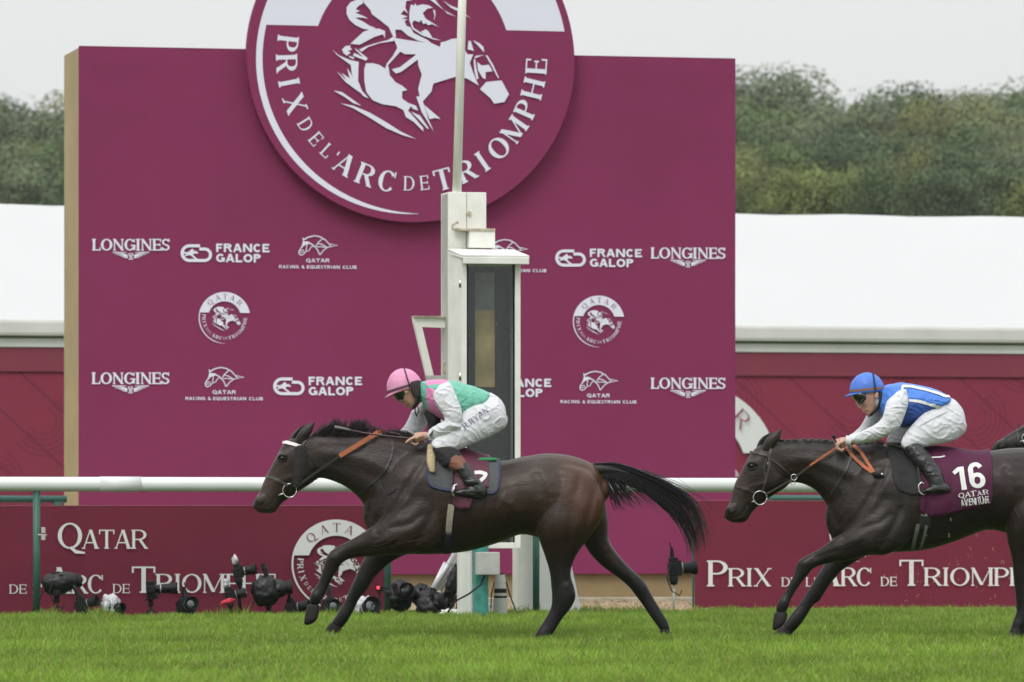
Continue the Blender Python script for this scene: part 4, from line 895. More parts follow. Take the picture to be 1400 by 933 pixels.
remote_camera(325, 784, 48.1, 'black camera with wrapped white trigger on top of the pole, upper of the stacked pair', -4, 12, size=.82, top='bagged', mount='pole', lens=(.045, .17))
cx_ = remote_camera(313, 816, 47.95, 'black camera with red cloth strap, lower of the stacked pair', 6, 12, size=.82, top='bagged', mount='tripod', lens=(.042, .15))
mb = MB(); c = W(311, 823, 46.75); crumple(mb, c, (.06, .04, .022), 5, .3, Matrix.Rotation(-.35, 3, 'Y')); mb.build('red_strap', M['red'], cx_, smooth=True)
remote_camera(366, 806, 47.9, 'large black bag covered camera with tall aerial standing right of the stacked pair', 2, 4, size=1.05, cover='bag', mount='tripod', top='tall', lens=(.045, .17))
remote_camera(398, 832, 47.95, 'low black camera left of the first horse\'s lifted hoof', -12, 8, size=.85, mount='pod', top='radio', lens=(.045, .16))
remote_camera(416, 834, 48.3, 'small black camera half hidden behind the lifted hoof', -50, 12, size=.75, mount='plate', lens=(.05, .12))
remote_camera(452, 832, 47.9, 'black camera facing forward between the front legs of the first horse', -75, 10, size=.95, top='tall', mount='pod', lens=(.048, .12))
remote_camera(498, 834, 47.9, 'big round lens camera in torn clear plastic right of the first horse\'s front legs', -60, 14, size=.9, cover='clear', mount='plate', lens=(.07, .15))
remote_camera(548, 812, 48.1, 'black bagged camera with dark hood right of the green post', -70, 10, size=1.05, cover='bag', mount='pod', lens=(.05, .13))
remote_camera(577, 813, 48.2, 'black bagged camera under the first horse\'s girth, between two others', -40, 4, size=.8, cover='bag', mount='pod', lens=(.045, .13))
remote_camera(590, 826, 47.7, 'large low bagged camera with wide lens next to the folding frame', -35, 10, size=1.05, cover='bag', mount='plate', lens=(.06, .15))
remote_camera(612, 820, 47.9, 'small black camera with lens to the right just left of the white post', 0, 2, size=.7, mount='plate', lens=(.045, .16))
remote_camera(920, 779, 49.2, 'black camera with long lens on a thin silver pole near the first horse\'s tail', 4, 4, size=1.08, mount='thinpole', top='radio', strap=True, lens=(.045, .17))
for px, py, Y0, lab in ((519, 805, 47.8, 'small black trigger with red light beside the green post'), (629, 829, 47.6, 'small black trigger with red light at the foot of the white post')):
    t = thing('radio_trigger', TG(px, Y0), lab, 'trigger', 0); c = W1(px, py, Y0)
    mb = MB(); mb.cbox(c, .07, .035, .05); mb.cbox(c - UP*.03, .03, .03, .03); mb.tube([c + Vector((.03,0,.01)), c + Vector((.09,0,.0))], .01, 6); mb.build('body', M['black'], t, bevel=.005)
    mb = MB(); mb.sphere(c + Vector((-.012,-.02,.008)), .012, 10, 7); mb.build('light', M['led'], t, smooth=True)
    mb = MB(); mb.tube([c - UP*.04, Vector((c.x, c.y, .0))], .006, 6); mb.build('stalk', M['rubber'], t)
mb = MB(); crumple(mb, W1(617, 838, 47.5), (.09, .05, .03), 9, .4); tag(mb.build('plastic_bag', mat('white_bag', (.75,.75,.76), .4, .1, 20, .5, 30), loc=TG(617, 47.5), smooth=True), 'scrunched white plastic bag in the grass at the foot of the white post', 'bag')
# big pale telephoto lens standing upright
tl = thing('telephoto_lens', TG(684, 47.3), 'large pale grey telephoto lens standing upright beside the teal post', 'lens', 0)
zz = lambda py: T(684, py, 47.3).z; b0 = TG(684, 47.3)
def seg(nm, y0, y1, r0, r1, m, s=22):
    mb = MB(); mb.tube([Vector((b0.x, b0.y, zz(y0))), Vector((b0.x, b0.y, zz(y1)))], [r0, r1], s); return mb.build(nm, m, tl, bevel=.003, smooth=False)
seg('hood_end', 848, 844, .062, .062, M['black']); seg('hood', 844, 818, .062, .060, M['lensgrey']); seg('ring', 818, 815, .056, .056, M['black']); seg('barrel', 815, 811, .054, .054, M['lensgrey']); seg('focus_ring', 811, 805, .054, .054, M['rubber'])
seg('barrel', 805, 797, .052, .048, M['lensgrey']); seg('ring', 797, 795, .05, .05, M['grey']); seg('barrel', 795, 786, .047, .040, M['lensgrey']); seg('mount', 786, 784, .036, .036, M['black'])
mb = MB(); c = Vector((b0.x, b0.y, zz(800))); mb.tube([c + Vector((-.05,0,.03)), c + Vector((-.075,0,-.08)), c + Vector((-.08,0,-.2))], .006, 6); mb.tube([c + Vector((.05,0,.03)), c + Vector((.08,0,-.08)), c + Vector((.125,-.02,-.2)), c + Vector((.14,-.02,-.24))], .007, 6); mb.build('strap', M['rubber'], tl, smooth=True)
mb = MB(); mb.cbox(TG(697, 47.4) + UP*.03, .09, .05, .03); mb.build('strap_pad', M['rubber'], tl, bevel=.008)
# loose turf kicked up by the second horse
mb = MB(); rg = random.Random(5)
for _ in range(70):
    px, py, Y = rg.gauss(1300, 60), rg.gauss(780, 36), rg.uniform(38, 40.5)
    if py < 690 or px > 1398 or py > 850: continue
    c = W(px, py, Y); a_ = rg.uniform(0, 6.28); b_ = rg.uniform(-1, 1); d_ = Vector((math.cos(a_), .3*b_, math.sin(a_)))*rg.uniform(.004, .016); n_ = Vector((-d_.z, 0, d_.x)).normalized()*.0015
    mb.quadstrip([c-d_-n_, c + Vector((0,0,.008))-n_, c+d_-n_], [c-d_+n_, c+ Vector((0,0,.008))+n_, c+d_+n_])
tag(mb.build('flying_grass', mat('dry_grass', (.42, .36, .17), .8)), 'bits of cut grass flying up behind the second horse\'s front legs', 'grass', kind='stuff')
# ================================================================ organic bodies: lofts of ellipses traced from the side, fused and smoothed
def catmull(rows, n):
    out = []
    for i in range(len(rows) - 1):
        p0, p1, p2, p3 = rows[max(i-1, 0)], rows[i], rows[i+1], rows[min(i+2, len(rows)-1)]
        for k in range(n):
            t = k / n; out.append([.5*((2*b) + (-a+c)*t + (2*a-5*b+4*c-d)*t*t + (-a+3*b-3*c+d)*t**3) for a, b, c, d in zip(p0, p1, p2, p3)])
    out.append(list(rows[-1])); return out
def loft(mb, rows, place, k, n=18, sub=3, ex=2.0):
    """rows: (topx, topy, botx, boty, halfwidth_px, ycentre_px); place(px,py)->point; k = metres per pixel"""
    rows = catmull([list(r) for r in rows], sub) if sub > 1 else [list(r) for r in rows]
    rings = []
    for tx, ty, bx, by, hw, yc in rows:
        t, b = place(tx, ty), place(bx, by); c = (t + b)/2 + Vector((0, yc*k, 0)); u = (t - b)/2
        rings.append((c, u, max(hw, .3)*k))
    def ring(c, u, h, s=1.0):
        i0 = len(mb.v)
        for j in range(n):
            a = 2*math.pi*j/n; ca_, sa_ = math.cos(a), math.sin(a)
            if ex != 2.0: ca_ = math.copysign(abs(ca_)**(2/ex), ca_); sa_ = math.copysign(abs(sa_)**(2/ex), sa_)
            mb.v.append(c + u*ca_*s + Vector((0, h*sa_*s, 0)))
        return i0
    R_ = []
    (c0, u0, h0), (c1, u1, h1) = rings[0], rings[1]; d = (c0 - c1); d = d.normalized() if d.length > 1e-9 else Vector((1,0,0)); e = min(u0.length, h0)
    R_.append(ring(c0 + d*e*.55, u0, h0, .5)); R_.append(ring(c0 + d*e*.3, u0, h0, .82))
    for c, u, h in rings: R_.append(ring(c, u, h))
    (c0, u0, h0), (c1, u1, h1) = rings[-1], rings[-2]; d = (c0 - c1); d = d.normalized() if d.length > 1e-9 else Vector((1,0,0)); e = min(u0.length, h0)
    R_.append(ring(c0 + d*e*.3, u0, h0, .82)); R_.append(ring(c0 + d*e*.55, u0, h0, .5))
    for a, b in zip(R_, R_[1:]):
        for j in range(n): j2 = (j+1) % n; mb.f.append((a+j, a+j2, b+j2, b+j))
    mb.f.append(tuple(R_[0]+j for j in range(n))[::-1]); mb.f.append(tuple(R_[-1]+j for j in range(n)))
def fuse(mb, voxel, iters, fac=.5):
    """voxel-fuse the closed shapes in mb into one surface; returns verts, faces in world coordinates"""
    me = bpy.data.meshes.new('tmp'); me.from_pydata(mb.v, [], mb.f); b = bmesh.new(); b.from_mesh(me)
    bmesh.ops.recalc_face_normals(b, faces=b.faces); b.to_mesh(me); b.free()
    o = bpy.data.objects.new('tmp', me); COL.objects.link(o)
    m = o.modifiers.new('r', 'REMESH'); m.mode = 'VOXEL'; m.voxel_size = voxel; m.use_smooth_shade = True
    if iters: s = o.modifiers.new('s', 'SMOOTH'); s.factor = fac; s.iterations = iters
    dg_ = bpy.context.evaluated_depsgraph_get(); ev = o.evaluated_get(dg_); m2 = ev.to_mesh()
    out = MB(); out.v = [v.co.copy() for v in m2.vertices]; out.f = [tuple(p.vertices) for p in m2.polygons]
    ev.to_mesh_clear(); bpy.data.objects.remove(o); bpy.data.meshes.remove(me); return out
def bvh_of(mb): return BVHTree.FromPolygons(mb.v, mb.f)

H_TRUNK = [(526,632,501,722,22,0),(540,620,512,742,36,0),(560,609,532,754,46,0),(586,604,560,758,50,0),(616,610,600,758,55,0),(650,621,640,754,58,0),(685,630,680,743,57,0),(712,625,712,731,54,0),(745,620,738,736,55,0),(775,622,765,742,52,0),(799,629,795,732,44,0),(815,639,812,712,34,0),(824,655,821,692,18,0)]
H_NECK = [(596,606,535,722,34,0),(565,600,508,705,30,0),(535,596,493,684,25,0),(502,595,474,667,20,0),(470,595,452,657,17,0),(445,594,436,654,16,0),(424,594,427,657,15,0)]
H_HEAD = [(424,594,436,652,14,0),(408,596,429,659,16,0),(392,603,420,665,18,0),(384,612,409,672,18,0),(378,623,399,679,16,0),(371.5,636,391.5,684,13.5,0),(364,650,386,688,11.5,0),(358,664,382,693,10.5,0),(352,677,379,698,10.5,0),(347.5,684,372,702,10.5,0),(346,690,362,702,8,0)]
H_NFORE = [(578,650,628,685,12,-36),(548,688,606,738,17,-39),(517,714,564,757,19,-38),(497,728,537,759,16,-34),(478,739,509,761,12.5,-31),(463,747,483,763,10,-29),(451,755,469,770,10,-28),(445,768,463,779,8.2,-28),(440,785,456,790,6.8,-27),(434.5,798,450,803,6.6,-26),(426,811,443,817,8.6,-26),(423,823,438,826,6.6,-26)]
H_NFORE_HOOF = [(421,828,438,830,7,-26),(418,840,437,838,9,-26),(416.5,851,435,845,10.5,-26)]
H_FFORE = [(545,715,590,745,14,32),(520,736,561,756,16,32),(504,752,536,768,13,31),(494,768,524,778,11,30),(487,784,510,792,10,30),(481,797,502,806,9.8,30),(475,812,491,819,7.6,30),(468,826,484,833,6.8,30),(460,839,476,848,8.6,30),(452,851,467,860,7,30)]
H_FFORE_HOOF = [(450,853,466,862,7.5,30),(443,863,464,869,9.5,30),(436,874,463,877,11,30)]
H_NHIND = [(752,642,818,658,20,-28),(742,676,827,682,26,-30),(732,704,822,710,29,-31),(732,724,806,735,26,-31),(738,742,793,751,20,-31),(745,762,784,768,15,-30),(751,782,780,785,12,-29),(753,800,785,803,11.5,-28),(754,816,787,817,11,-28),(753,829,780,832,9,-28),(748,840,770,844,7.6,-28),(741,852,762,857,7,-28),(734,862,755,868,8,-28),(729,872,749,877,7.5,-28)]
H_NHIND_HOOF = [(730,871,748,875,8.5,-28),(725,878,747,881,10.5,-28)]
H_FHIND = [(775,660,828,680,22,26),(782,690,832,712,24,28),(790,722,833,737,20,29),(803,752,845,757,15,30),(823,774,860,774,12,30),(845,790,876,789,11,30),(860,803,885,800,10.5,30),(871,817,891,812,8.2,30),(881,831,899,825,7,30),(889,843,906,837,7.4,30),(898,855,914,850,8,30),(904,864,917,861,7.5,30)]
H_FHIND_HOOF = [(903,864,916,862,8.5,30),(904,876,920,874,10.5,30)]
# muscles standing a little proud: (px, py, rx, rz, ry, y, tilt)
H_MUSC_OLD = [(583,672,26,44,14,-42,-25),(560,712,30,26,14,-44,20),(552,640,24,20,12,-34,-20),(760,662,34,26,16,-44,20),(795,676,22,36,14,-40,10),(752,715,20,26,12,-44,15),(800,715,12,34,10,-38,8),(648,680,60,40,14,-50,5),(700,690,40,32,12,-50,0),(520,705,16,24,12,-24,20),(508,748,20,9,10,-37,15),(405,655,16,16,8,-12,0),(770,765,10,16,8,-36,0),(537,742,20,12,10,-42,10),(470,625,40,14,8,-14,0),(720,648,26,14,10,-42,10)]
H_MUSC = [(560,700,34,42,14,-37,15)]
# relief on both flanks: (polyline, amplitude in metres, width px) and soft bumps
H_LINES = [([(592,615),(566,655),(538,698),(518,728)],-.012,6),([(598,650),(597,690),(580,728),(558,757)],-.012,6.5),([(590,618),(572,655),(552,690)],.007,6),([(516,738),(536,722),(562,716),(578,705)],-.009,5),
 ([(430,646),(462,652),(492,680),(512,712)],-.010,5),([(816,662),(806,700),(796,735),(784,765)],-.013,6),([(797,640),(784,680),(778,715),(776,742)],-.008,5.5),([(733,650),(745,682),(744,708),(735,728)],-.011,7),([(728,724),(716,706),(700,690),(690,684)],.007,6),
 ([(762,742),(765,765),(772,795)],-.006,4),([(776,780),(781,800)],.005,3),([(540,744),(508,750),(478,757)],-.006,4),([(402,652),(388,655),(376,660)],.005,3),([(426,648),(414,663),(402,670)],-.006,3.5),([(410,616),(416,632),(422,646)],-.005,4),
 ([(393,611),(386,614)],-.006,4),([(383,634),(374,650),(365,668)],-.004,4),([(370,640),(360,664),(353,678)],.003,3),([(440,610),(480,612),(530,622),(575,628)],-.005,7),([(440,632),(480,640),(520,655)],-.006,8),([(455,620),(495,628),(540,648)],.005,7),
 ([(632,735),(655,700),(664,670)],.0025,3),([(646,738),(668,702),(678,672)],.0025,3),([(660,736),(682,700),(692,674)],.0022,3),([(674,734),(694,702),(703,680)],.002,3),([(604,742),(640,744),(690,728),(722,712)],-.005,5),
 ([(640,640),(680,645),(720,642)],-.004,8),([(520,700),(514,722)],-.006,4),([(846,762),(866,790)],-.005,3),([(836,748),(818,760)],-.005,4),([(494,770),(488,786)],-.004,3),([(378,680),(374,687),(369,692),(360,696)],-.007,2.2),([(360,680),(353,684),(351,690)],.005,2.5),([(449,760),(462,765)],.004,5),([(430,812),(437,820)],.004,4),([(775,800),(786,816)],.006,3.5),([(757,815),(754,850)],-.003,2.5),([(776,830),(758,858)],.004,2.5),([(442,780),(436,800)],.004,2.5),([(868,786),(882,800)],.006,3.5),([(520,670),(512,700),(508,720)],.006,6)]
H_BUMPS = [(736,640,12,.010),(566,722,14,.010),(548,706,12,.006),(765,650,26,.005),(800,690,14,.010),(760,715,18,.010),(412,655,9,.006),(525,742,12,.006),(755,822,8,.003),(575,660,14,.006),(650,700,34,.006),(745,735,8,.008),(770,675,16,.006)]
def seg_d2(px, py, a, b):
    dx, dy = b[0]-a[0], b[1]-a[1]; t = max(0, min(1, ((px-a[0])*dx + (py-a[1])*dy)/(dx*dx+dy*dy))); return (px-a[0]-t*dx)**2 + (py-a[1]-t*dy)**2
def relief(px, py):
    r = 0.0
    for pl_, amp, w in H_LINES:
        x0 = min(p[0] for p in pl_) - 2.5*w; x1 = max(p[0] for p in pl_) + 2.5*w; y0 = min(p[1] for p in pl_) - 2.5*w; y1 = max(p[1] for p in pl_) + 2.5*w
        if px < x0 or px > x1 or py < y0 or py > y1: continue
        r += amp*math.exp(-min(seg_d2(px, py, a, b) for a, b in zip(pl_, pl_[1:]))/(w*w))
    for x, y, w, amp in H_BUMPS:
        d = ((px-x)**2 + (py-y)**2)/(w*w)
        if d < 6: r += amp*math.exp(-d)
    return r
def idw(anchors):
    def f(x, y):
        if not anchors: return x, y
        sw = dx = dy = 0.0
        for ax, ay, bx, by in anchors:
            w = 1.0/(((x-ax)**2 + (y-ay)**2) + 60.0)**1.5; sw += w; dx += w*(bx-ax); dy += w*(by-ay)
        return x + dx/sw, y + dy/sw
    return f
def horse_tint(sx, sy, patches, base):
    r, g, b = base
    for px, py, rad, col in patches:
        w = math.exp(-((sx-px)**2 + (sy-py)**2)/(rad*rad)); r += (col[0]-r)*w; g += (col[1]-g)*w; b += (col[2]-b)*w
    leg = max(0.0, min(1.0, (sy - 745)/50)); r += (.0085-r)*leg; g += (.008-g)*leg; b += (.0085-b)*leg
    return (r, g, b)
m_coat = mat('horse_coat', (0,0,0), 0.40, 0.26, 6, 0.18, 42, attr=True, spec=.29, stretch=(.8, 1, 1.8))
m_hair = mat('horse_hair', (0.010, 0.009, 0.009), 0.45, 0.4, 30, spec=.4)
m_hoof = mat('hoof', (0.020, 0.017, 0.016), 0.6, 0.4, 20, .2, 60, spec=.15)
m_eye = mat('eye', (0.005, 0.003, 0.002), 0.12, spec=.5)
m_leather = mat('black_leather', (0.016, 0.015, 0.015), 0.4, 0.3, 30); m_brown = mat('brown_leather', (0.05, 0.03, 0.02), 0.5, 0.3, 30)
m_orange = mat('orange_rubber_rein', (0.42, 0.12, 0.045), 0.6, 0.15, 30, .4, 120)
class Horse: pass
def strands(mb, upper, lower, place, k, count, rnd, r=.0022, ylo=-10, yhi=10, endj=.25, wob=1.0, start=0.0):
    def at(tab, t):
        t = max(0, min(.9999, t))*(len(tab)-1); i = int(t); f = t - i; a, b = tab[i], tab[min(i+1, len(tab)-1)]; return a[0]+(b[0]-a[0])*f, a[1]+(b[1]-a[1])*f
    for _ in range(count):
        v = rnd.uniform(-.05, 1.05) if rnd.random() < .2 else rnd.random(); t0 = start*rnd.random(); t1 = 1 - endj*rnd.random()**1.5; y = rnd.uniform(ylo, yhi); ph = rnd.uniform(0, 6); am = rnd.uniform(.5, 2.6)*wob; dv = rnd.gauss(0, .16)
        pts = []
        for i in range(9):
            t = t0 + (t1 - t0)*i/8; a, b = at(upper, t), at(lower, t); q = min(1.15, max(-.15, v + dv*(i/8)**2)); x = a[0]+(b[0]-a[0])*q; z = a[1]+(b[1]-a[1])*q
            s_ = am*(i/8)*math.sin(ph + i*.9); pts.append(place(x + s_*.4, z + s_) + Vector((0, (y*(.5 + .6*i/8) + s_)*k, 0)))
        mb.tube(pts, [r*1.1]*6 + [r*.8, r*.5, r*.15], 3, caps=False)
def build_horse(name, label, D, anchors, patches, base, mane='blown', nostril=True, full=True):
    k = D / F; h = Horse(); h.k = k; h.D = D
    place = lambda x, y: W(x, y, D)
    fl = {key: idw(a) for key, a in anchors.items()}
    def wp(key, rows): f = fl[key]; return [(*f(r[0], r[1]), *f(r[2], r[3]), r[4], r[5]) for r in rows]
    fb = fl['body']; h.fb = fb
    mb = MB()
    loft(mb, wp('body', H_TRUNK), place, k, 26); loft(mb, wp('body', H_NECK), place, k, 22); loft(mb, wp('body', H_HEAD), place, k, 22, ex=2.3)
    for key, rows in (('nf', H_NFORE), ('ff', H_FFORE), ('nh', H_NHIND), ('fh', H_FHIND)): loft(mb, wp(key, rows), place, k, 16)
    for px, py, rx, rz, ry, y, tilt in H_MUSC:
        x, z = fb(px, py)
        for s in ((1, -1) if y else (1,)): mb.sphere(place(x, z) + Vector((0, s*y*k, 0)), (rx*k, ry*k, rz*k), 16, 10, Matrix.Rotation(R(tilt), 3, 'Y'))
    # brow, cheek and nostril shapes
    for s in (-1, 1):
        x, z = fb(388, 624); mb.sphere(place(x, z) + Vector((0, s*13*k, 0)), (8*k, 5*k, 6*k), 12, 8)
        x, z = fb(356, 684); mb.sphere(place(x, z) + Vector((0, s*7.5*k, 0)), (8*k, 5*k, 7*k), 12, 8)
    out = fuse(mb, .0098, 9)
    mx_ = sum(a[2]-a[0] for a in anchors['body'])/len(anchors['body']) if anchors['body'] else 0; my_ = sum(a[3]-a[1] for a in anchors['body'])/len(anchors['body']) if anchors['body'] else 0
    cols = []
    for v in out.v:
        px, py = 700 + v.x/v.y*F*(v.y/D), YH - (v.z - CH)/D*F
        cols.append(horse_tint(px - mx_, py - my_, patches, base))
    inv = idw([(c, d, a, b) for a, b, c, d in anchors['body']])
    for i, v in enumerate(out.v):                     # muscles, tendons and ribs as relief
        px, py = inv(700 + v.x/D*F, YH - (v.z - CH)/D*F) if anchors['body'] else (700 + v.x/D*F, YH - (v.z - CH)/D*F)
        n_ = relief(px, py) + noise.noise(v*7.0)*.003 + noise.noise(v*16)*.0015; s = max(-1, min(1, (v.y - D)/(14*k))); out.v[i] = v + Vector((0, s*n_, 0))
    h.mb = out; h.bvh = bvh_of(out)
    x, z = fb(640, 870); rootp = Vector(((x-700)/F*D, D, 0)); h.root = thing(name, rootp, label, 'horse', 0)
    h.body = out.build('body', m_coat, h.root, smooth=True, colors=cols)
    for key, rows in (('nf', H_NFORE_HOOF), ('ff', H_FFORE_HOOF), ('nh', H_NHIND_HOOF), ('fh', H_FHIND_HOOF)):
        q = MB(); loft(q, wp(key, rows), place, k, 16, 2, 2.5); q.build('hoof', m_hoof, h.root, smooth=True)
    for s in (-1, 1):
        x, z = fb(387, 627); q = MB(); q.sphere(place(x, z) + Vector((0, s*16.2*k, 0)), (3.8*k, 2.2*k, 2.7*k), 14, 9, Matrix.Rotation(R(15), 3, 'Y')); q.build('eye', m_eye, h.root, smooth=True)
        q = MB(); q.tube([place(*fb(a, b)) + Vector((0, s*yy*k, 0)) for a, b, yy in ((380.5,626,15.2),(384,622.5,17.2),(389,622.3,18),(394,627,17))], 1.1*k, 6); q.tube([place(*fb(a, b)) + Vector((0, s*yy*k, 0)) for a, b, yy in ((381,629,15.5),(387,631.5,17.2),(393,629.5,17))], .9*k, 6); q.build('eyelid', m_coat, h.root, smooth=True, colors=[(.02,.014,.012)]*len(q.v))
        x, z = fb(357.5, 686); q = MB(); q.sphere(place(x, z) + Vector((0, s*11.2*k, 0)), (5.2*k, 2.1*k, 3.6*k), 14, 8, Matrix.Rotation(R(-30), 3, 'Y')); q.build('nostril', mat('nostril', (.004,.003,.003), .7) if s == -1 and 'nostril' not in bpy.data.materials else bpy.data.materials['nostril'], h.root, smooth=True)
        q = MB(); er = [(402,606,419,607,5,s*9),(407,595,421,599,5.5,s*10),(413,587,426,593,4.5,s*11),(421,581.5,429,584.5,2.8,s*11),(429,577.5,431,578.5,.8,s*11)] if s == -1 else [(393,606,412,602,5,9),(399,594,415,594,5.5,10),(407,586,418,588,4,11),(416,581.5,421,582.5,1.2,11)]
        loft(q, wp('body', er), place, k, 14); q.build('ear', m_coat, h.root, smooth=True, colors=[(.020,.014,.012)]*len(q.v))
    # veins standing under the skin
    for vi, vp in enumerate((((556,742),(575,738),(600,744),(630,741),(660,738)), ((600,744),(612,735),(622,724)), ((545,735),(525,745),(508,748)), ((396,652),(386,660),(380,668)), ((388,658),(384,668)), ((745,700),(752,720),(756,742)))):
        q = MB(); pts = []
        for a, b in dens(list(vp), 4):
            hit = h.bvh.ray_cast(place(*fb(a, b + .8*math.sin(a*.5))) - Vector((0, 1, 0)), Vector((0, 1, 0)))[0]
            if hit: pts.append(hit + Vector((0, .0012, 0)))
        if len(pts) > 2: q.tube(pts, [.0006] + [.0045]*(len(pts)-2) + [.0006], 8); q.build('vein', m_coat, h.root, smooth=True, colors=[base]*len(q.v))
    # mouth line
    q = MB(); pts = []
    for a, b in ((378.5,680),(375,686),(371,691.5),(366,695),(360,696.5)):
        hit = h.bvh.ray_cast(place(*fb(a, b)) - Vector((0, 1, 0)), Vector((0, 1, 0)))[0]
        if hit: pts.append(hit)
    if len(pts) > 1: q.tube(pts, .0045, 6); q.build('mouth_line', bpy.data.materials['nostril'], h.root, smooth=True)
    rnd = random.Random(len(label))
    if mane == 'blown':
        q = MB()
        up = lambda pts: [fb(*p) for p in pts]
        strands(q, up([(398,604),(404,592),(413,584),(424,581)]), up([(404,606),(412,597),(420,592),(428,590)]), place, k, 60, rnd, .0022, -5, 9, .5, .6)
        for (a, b, c_, d_, tx, ty, nct) in ((425,445,596,600,452,584,70),(438,465,596,600,462,577,90),(455,480,596,600,474,583,70),(470,500,597,600,490,576,110),(485,515,597,600,503,584,60),(508,560,598,603,540,592,70),(430,580,596,603,500,590,120)):
            for _ in range(nct):
                s = rnd.random(); x0 = a + (b-a)*s; y0 = 597 + (x0-425)*.035; x1, y1 = tx + rnd.gauss(0, 6) + (x0 - (a+b)/2)*.5, ty + rnd.gauss(0, 3)
                y = rnd.uniform(-7, 7); pts = []
                for i in range(6):
                    t = i/5; pts.append(place(*fb(x0 + (x1-x0)*t + 3*math.sin(t*3), y0 + (y1-y0)*math.sin(t*1.57))) + Vector((0, y*k*(1+t*.5), 0)))
                q.tube(pts, [.003, .003, .0026, .002, .0014, .0004], 3, caps=False)
        q.build('mane', m_hair, h.root, smooth=True)
    else:
        q = MB()
        loft(q, wp('body', [(424,593,424,601,3,0),(445,592,445,600,4,0),(480,592.5,480,600,4,0),(530,594,530,602,4.5,0),(575,599,575,607,4,0)]), place, k, 10)
        for i in range(13):
            x = 428 + i*10.5; yy = 592.6 + (x-428)*.02; c = place(*fb(x, yy)); q.sphere(c, (3.4*k, 3.6*k, 2.2*k), 10, 7)
        for i in range(160):
            x = rnd.uniform(428, 575); c = place(*fb(x, 594 + (x-428)*.03)); y = rnd.choice((-1, 1)); q.tube([c, c + Vector((rnd.uniform(0, 4)*k, y*5*k, rnd.uniform(-2, 3)*k)), c + Vector((rnd.uniform(2, 8)*k, y*9*k, -rnd.uniform(2, 9)*k))], [.0025, .002, .0006], 3, caps=False)
        strands(q, [fb(*p) for p in [(398,604),(402,594),(409,586),(418,583)]], [fb(*p) for p in [(404,606),(412,597),(416,592),(421,588)]], place, k, 50, rnd, .0022, 2, 10, .5, .4)
        q.build('mane', m_hair, h.root, smooth=True)
    # tail
    q = MB(); f = fb
    loft(q, wp('body', [(806,634,815,652,7,0),(822,634,828,650,6.5,0),(842,637,844,650,5.5,0),(866,645,864,655,3.5,0)]), place, k, 12)
    U = [f(*p) for p in ((812,634),(841,632.5),(873,642),(905,656),(937,674),(955,692),(964,722),(967,750))]; Lw = [f(*p) for p in ((822,652),(845,656),(868,667),(889,679),(920,703),(937,728),(944,748),(949,762))]
    strands(q, U, Lw, place, k, 170, rnd, .0024, -8, 8, .45, 1.6)
    strands(q, U[:6], Lw[:6], place, k, 100, rnd, .0024, -8, 8, .2, 1.2)
    strands(q, [f(*p) for p in ((830,640),(850,652),(868,668),(884,684),(896,696))], [f(*p) for p in ((822,650),(829,668),(836,684),(842,694),(850,700))], place, k, 120, rnd, .0022, -8, 8, .6, 1.5)
    strands(q, [f(*p) for p in ((850,640),(890,645),(930,662),(975,700),(985,720))], [f(*p) for p in ((845,655),(870,672),(890,690),(912,700),(920,716))], place, k, 60, rnd, .0012, -8, 8, .5, 4)
    strands(q, [f(*p) for p in ((930,668),(952,690),(968,720),(975,745))], [f(*p) for p in ((925,705),(938,730),(942,752),(940,770))], place, k, 60, rnd, .0014, -8, 8, .5, 2.5)
    q.build('tail', m_hair, h.root, smooth=True)
    return h
# ---- tack laid on the surface
def on(bvh, px, py, D, off=.004, far=False):
    p = W(px, py, D); o = Vector((p.x, D - 1.5 if not far else D + 1.5, p.z)); d = Vector((0, 1 if not far else -1, 0))
    hit = bvh.ray_cast(o, d)
    if hit[0] is None: return None
    n_ = hit[1]; n_ = n_ if n_.dot(d) < 0 else -n_
    return hit[0] + n_*off
def dens(pts, step=3.0):
    out = []
    for a, b in zip(pts, pts[1:]):
        n = max(1, int(math.dist(a, b)/step))
        for i in range(n): out.append((a[0]+(b[0]-a[0])*i/n, a[1]+(b[1]-a[1])*i/n))
    return out + [pts[-1]]
def strap_on(bvh, pts, D, w, m, parent, name='strap', off=.004, round_=False, far=False, thick=.004):
    """flat strap (width w px) or cord following the surface; falls back to the last depth where the ray misses"""
    P = dens(pts); k = D/F; last = None; A_, B_ = [], []; cen = []
    for i, p in enumerate(P):
        a = P[max(i-1, 0)]; b = P[min(i+1, len(P)-1)]; dx, dy = b[0]-a[0], b[1]-a[1]; L = math.hypot(dx, dy) or 1
        e = [(p[0]-dy/L*w/2, p[1]+dx/L*w/2), (p[0]+dy/L*w/2, p[1]-dx/L*w/2), p]; r = []
        for q in e:
            v = on(bvh, q[0], q[1], D, off, far)
            if v is None:
                v0 = W(q[0], q[1], D); v = Vector((v0.x, last if last is not None else D, v0.z))
            r.append(v)
        if last is not None:
            for v in r:
                if abs(v.y - last) > .09: v.y = last + math.copysign(.03, v.y - last)
        last = r[2].y; A_.append(r[0]); B_.append(r[1]); cen.append(r[2])
    mb = MB()
    if round_: mb.tube(cen, w*k/2, 8)
    else:
        s = Vector((0, thick if not far else -thick, 0)); mb.quadstrip([a - s for a in A_], [b - s for b in B_]); mb.quadstrip([a - s for a in A_], [a + s for a in A_]); mb.quadstrip([b - s for b in B_], [b + s for b in B_]); mb.quadstrip([a + s for a in A_], [b + s for b in B_])
    return mb.build(name, m, parent, smooth=round_)
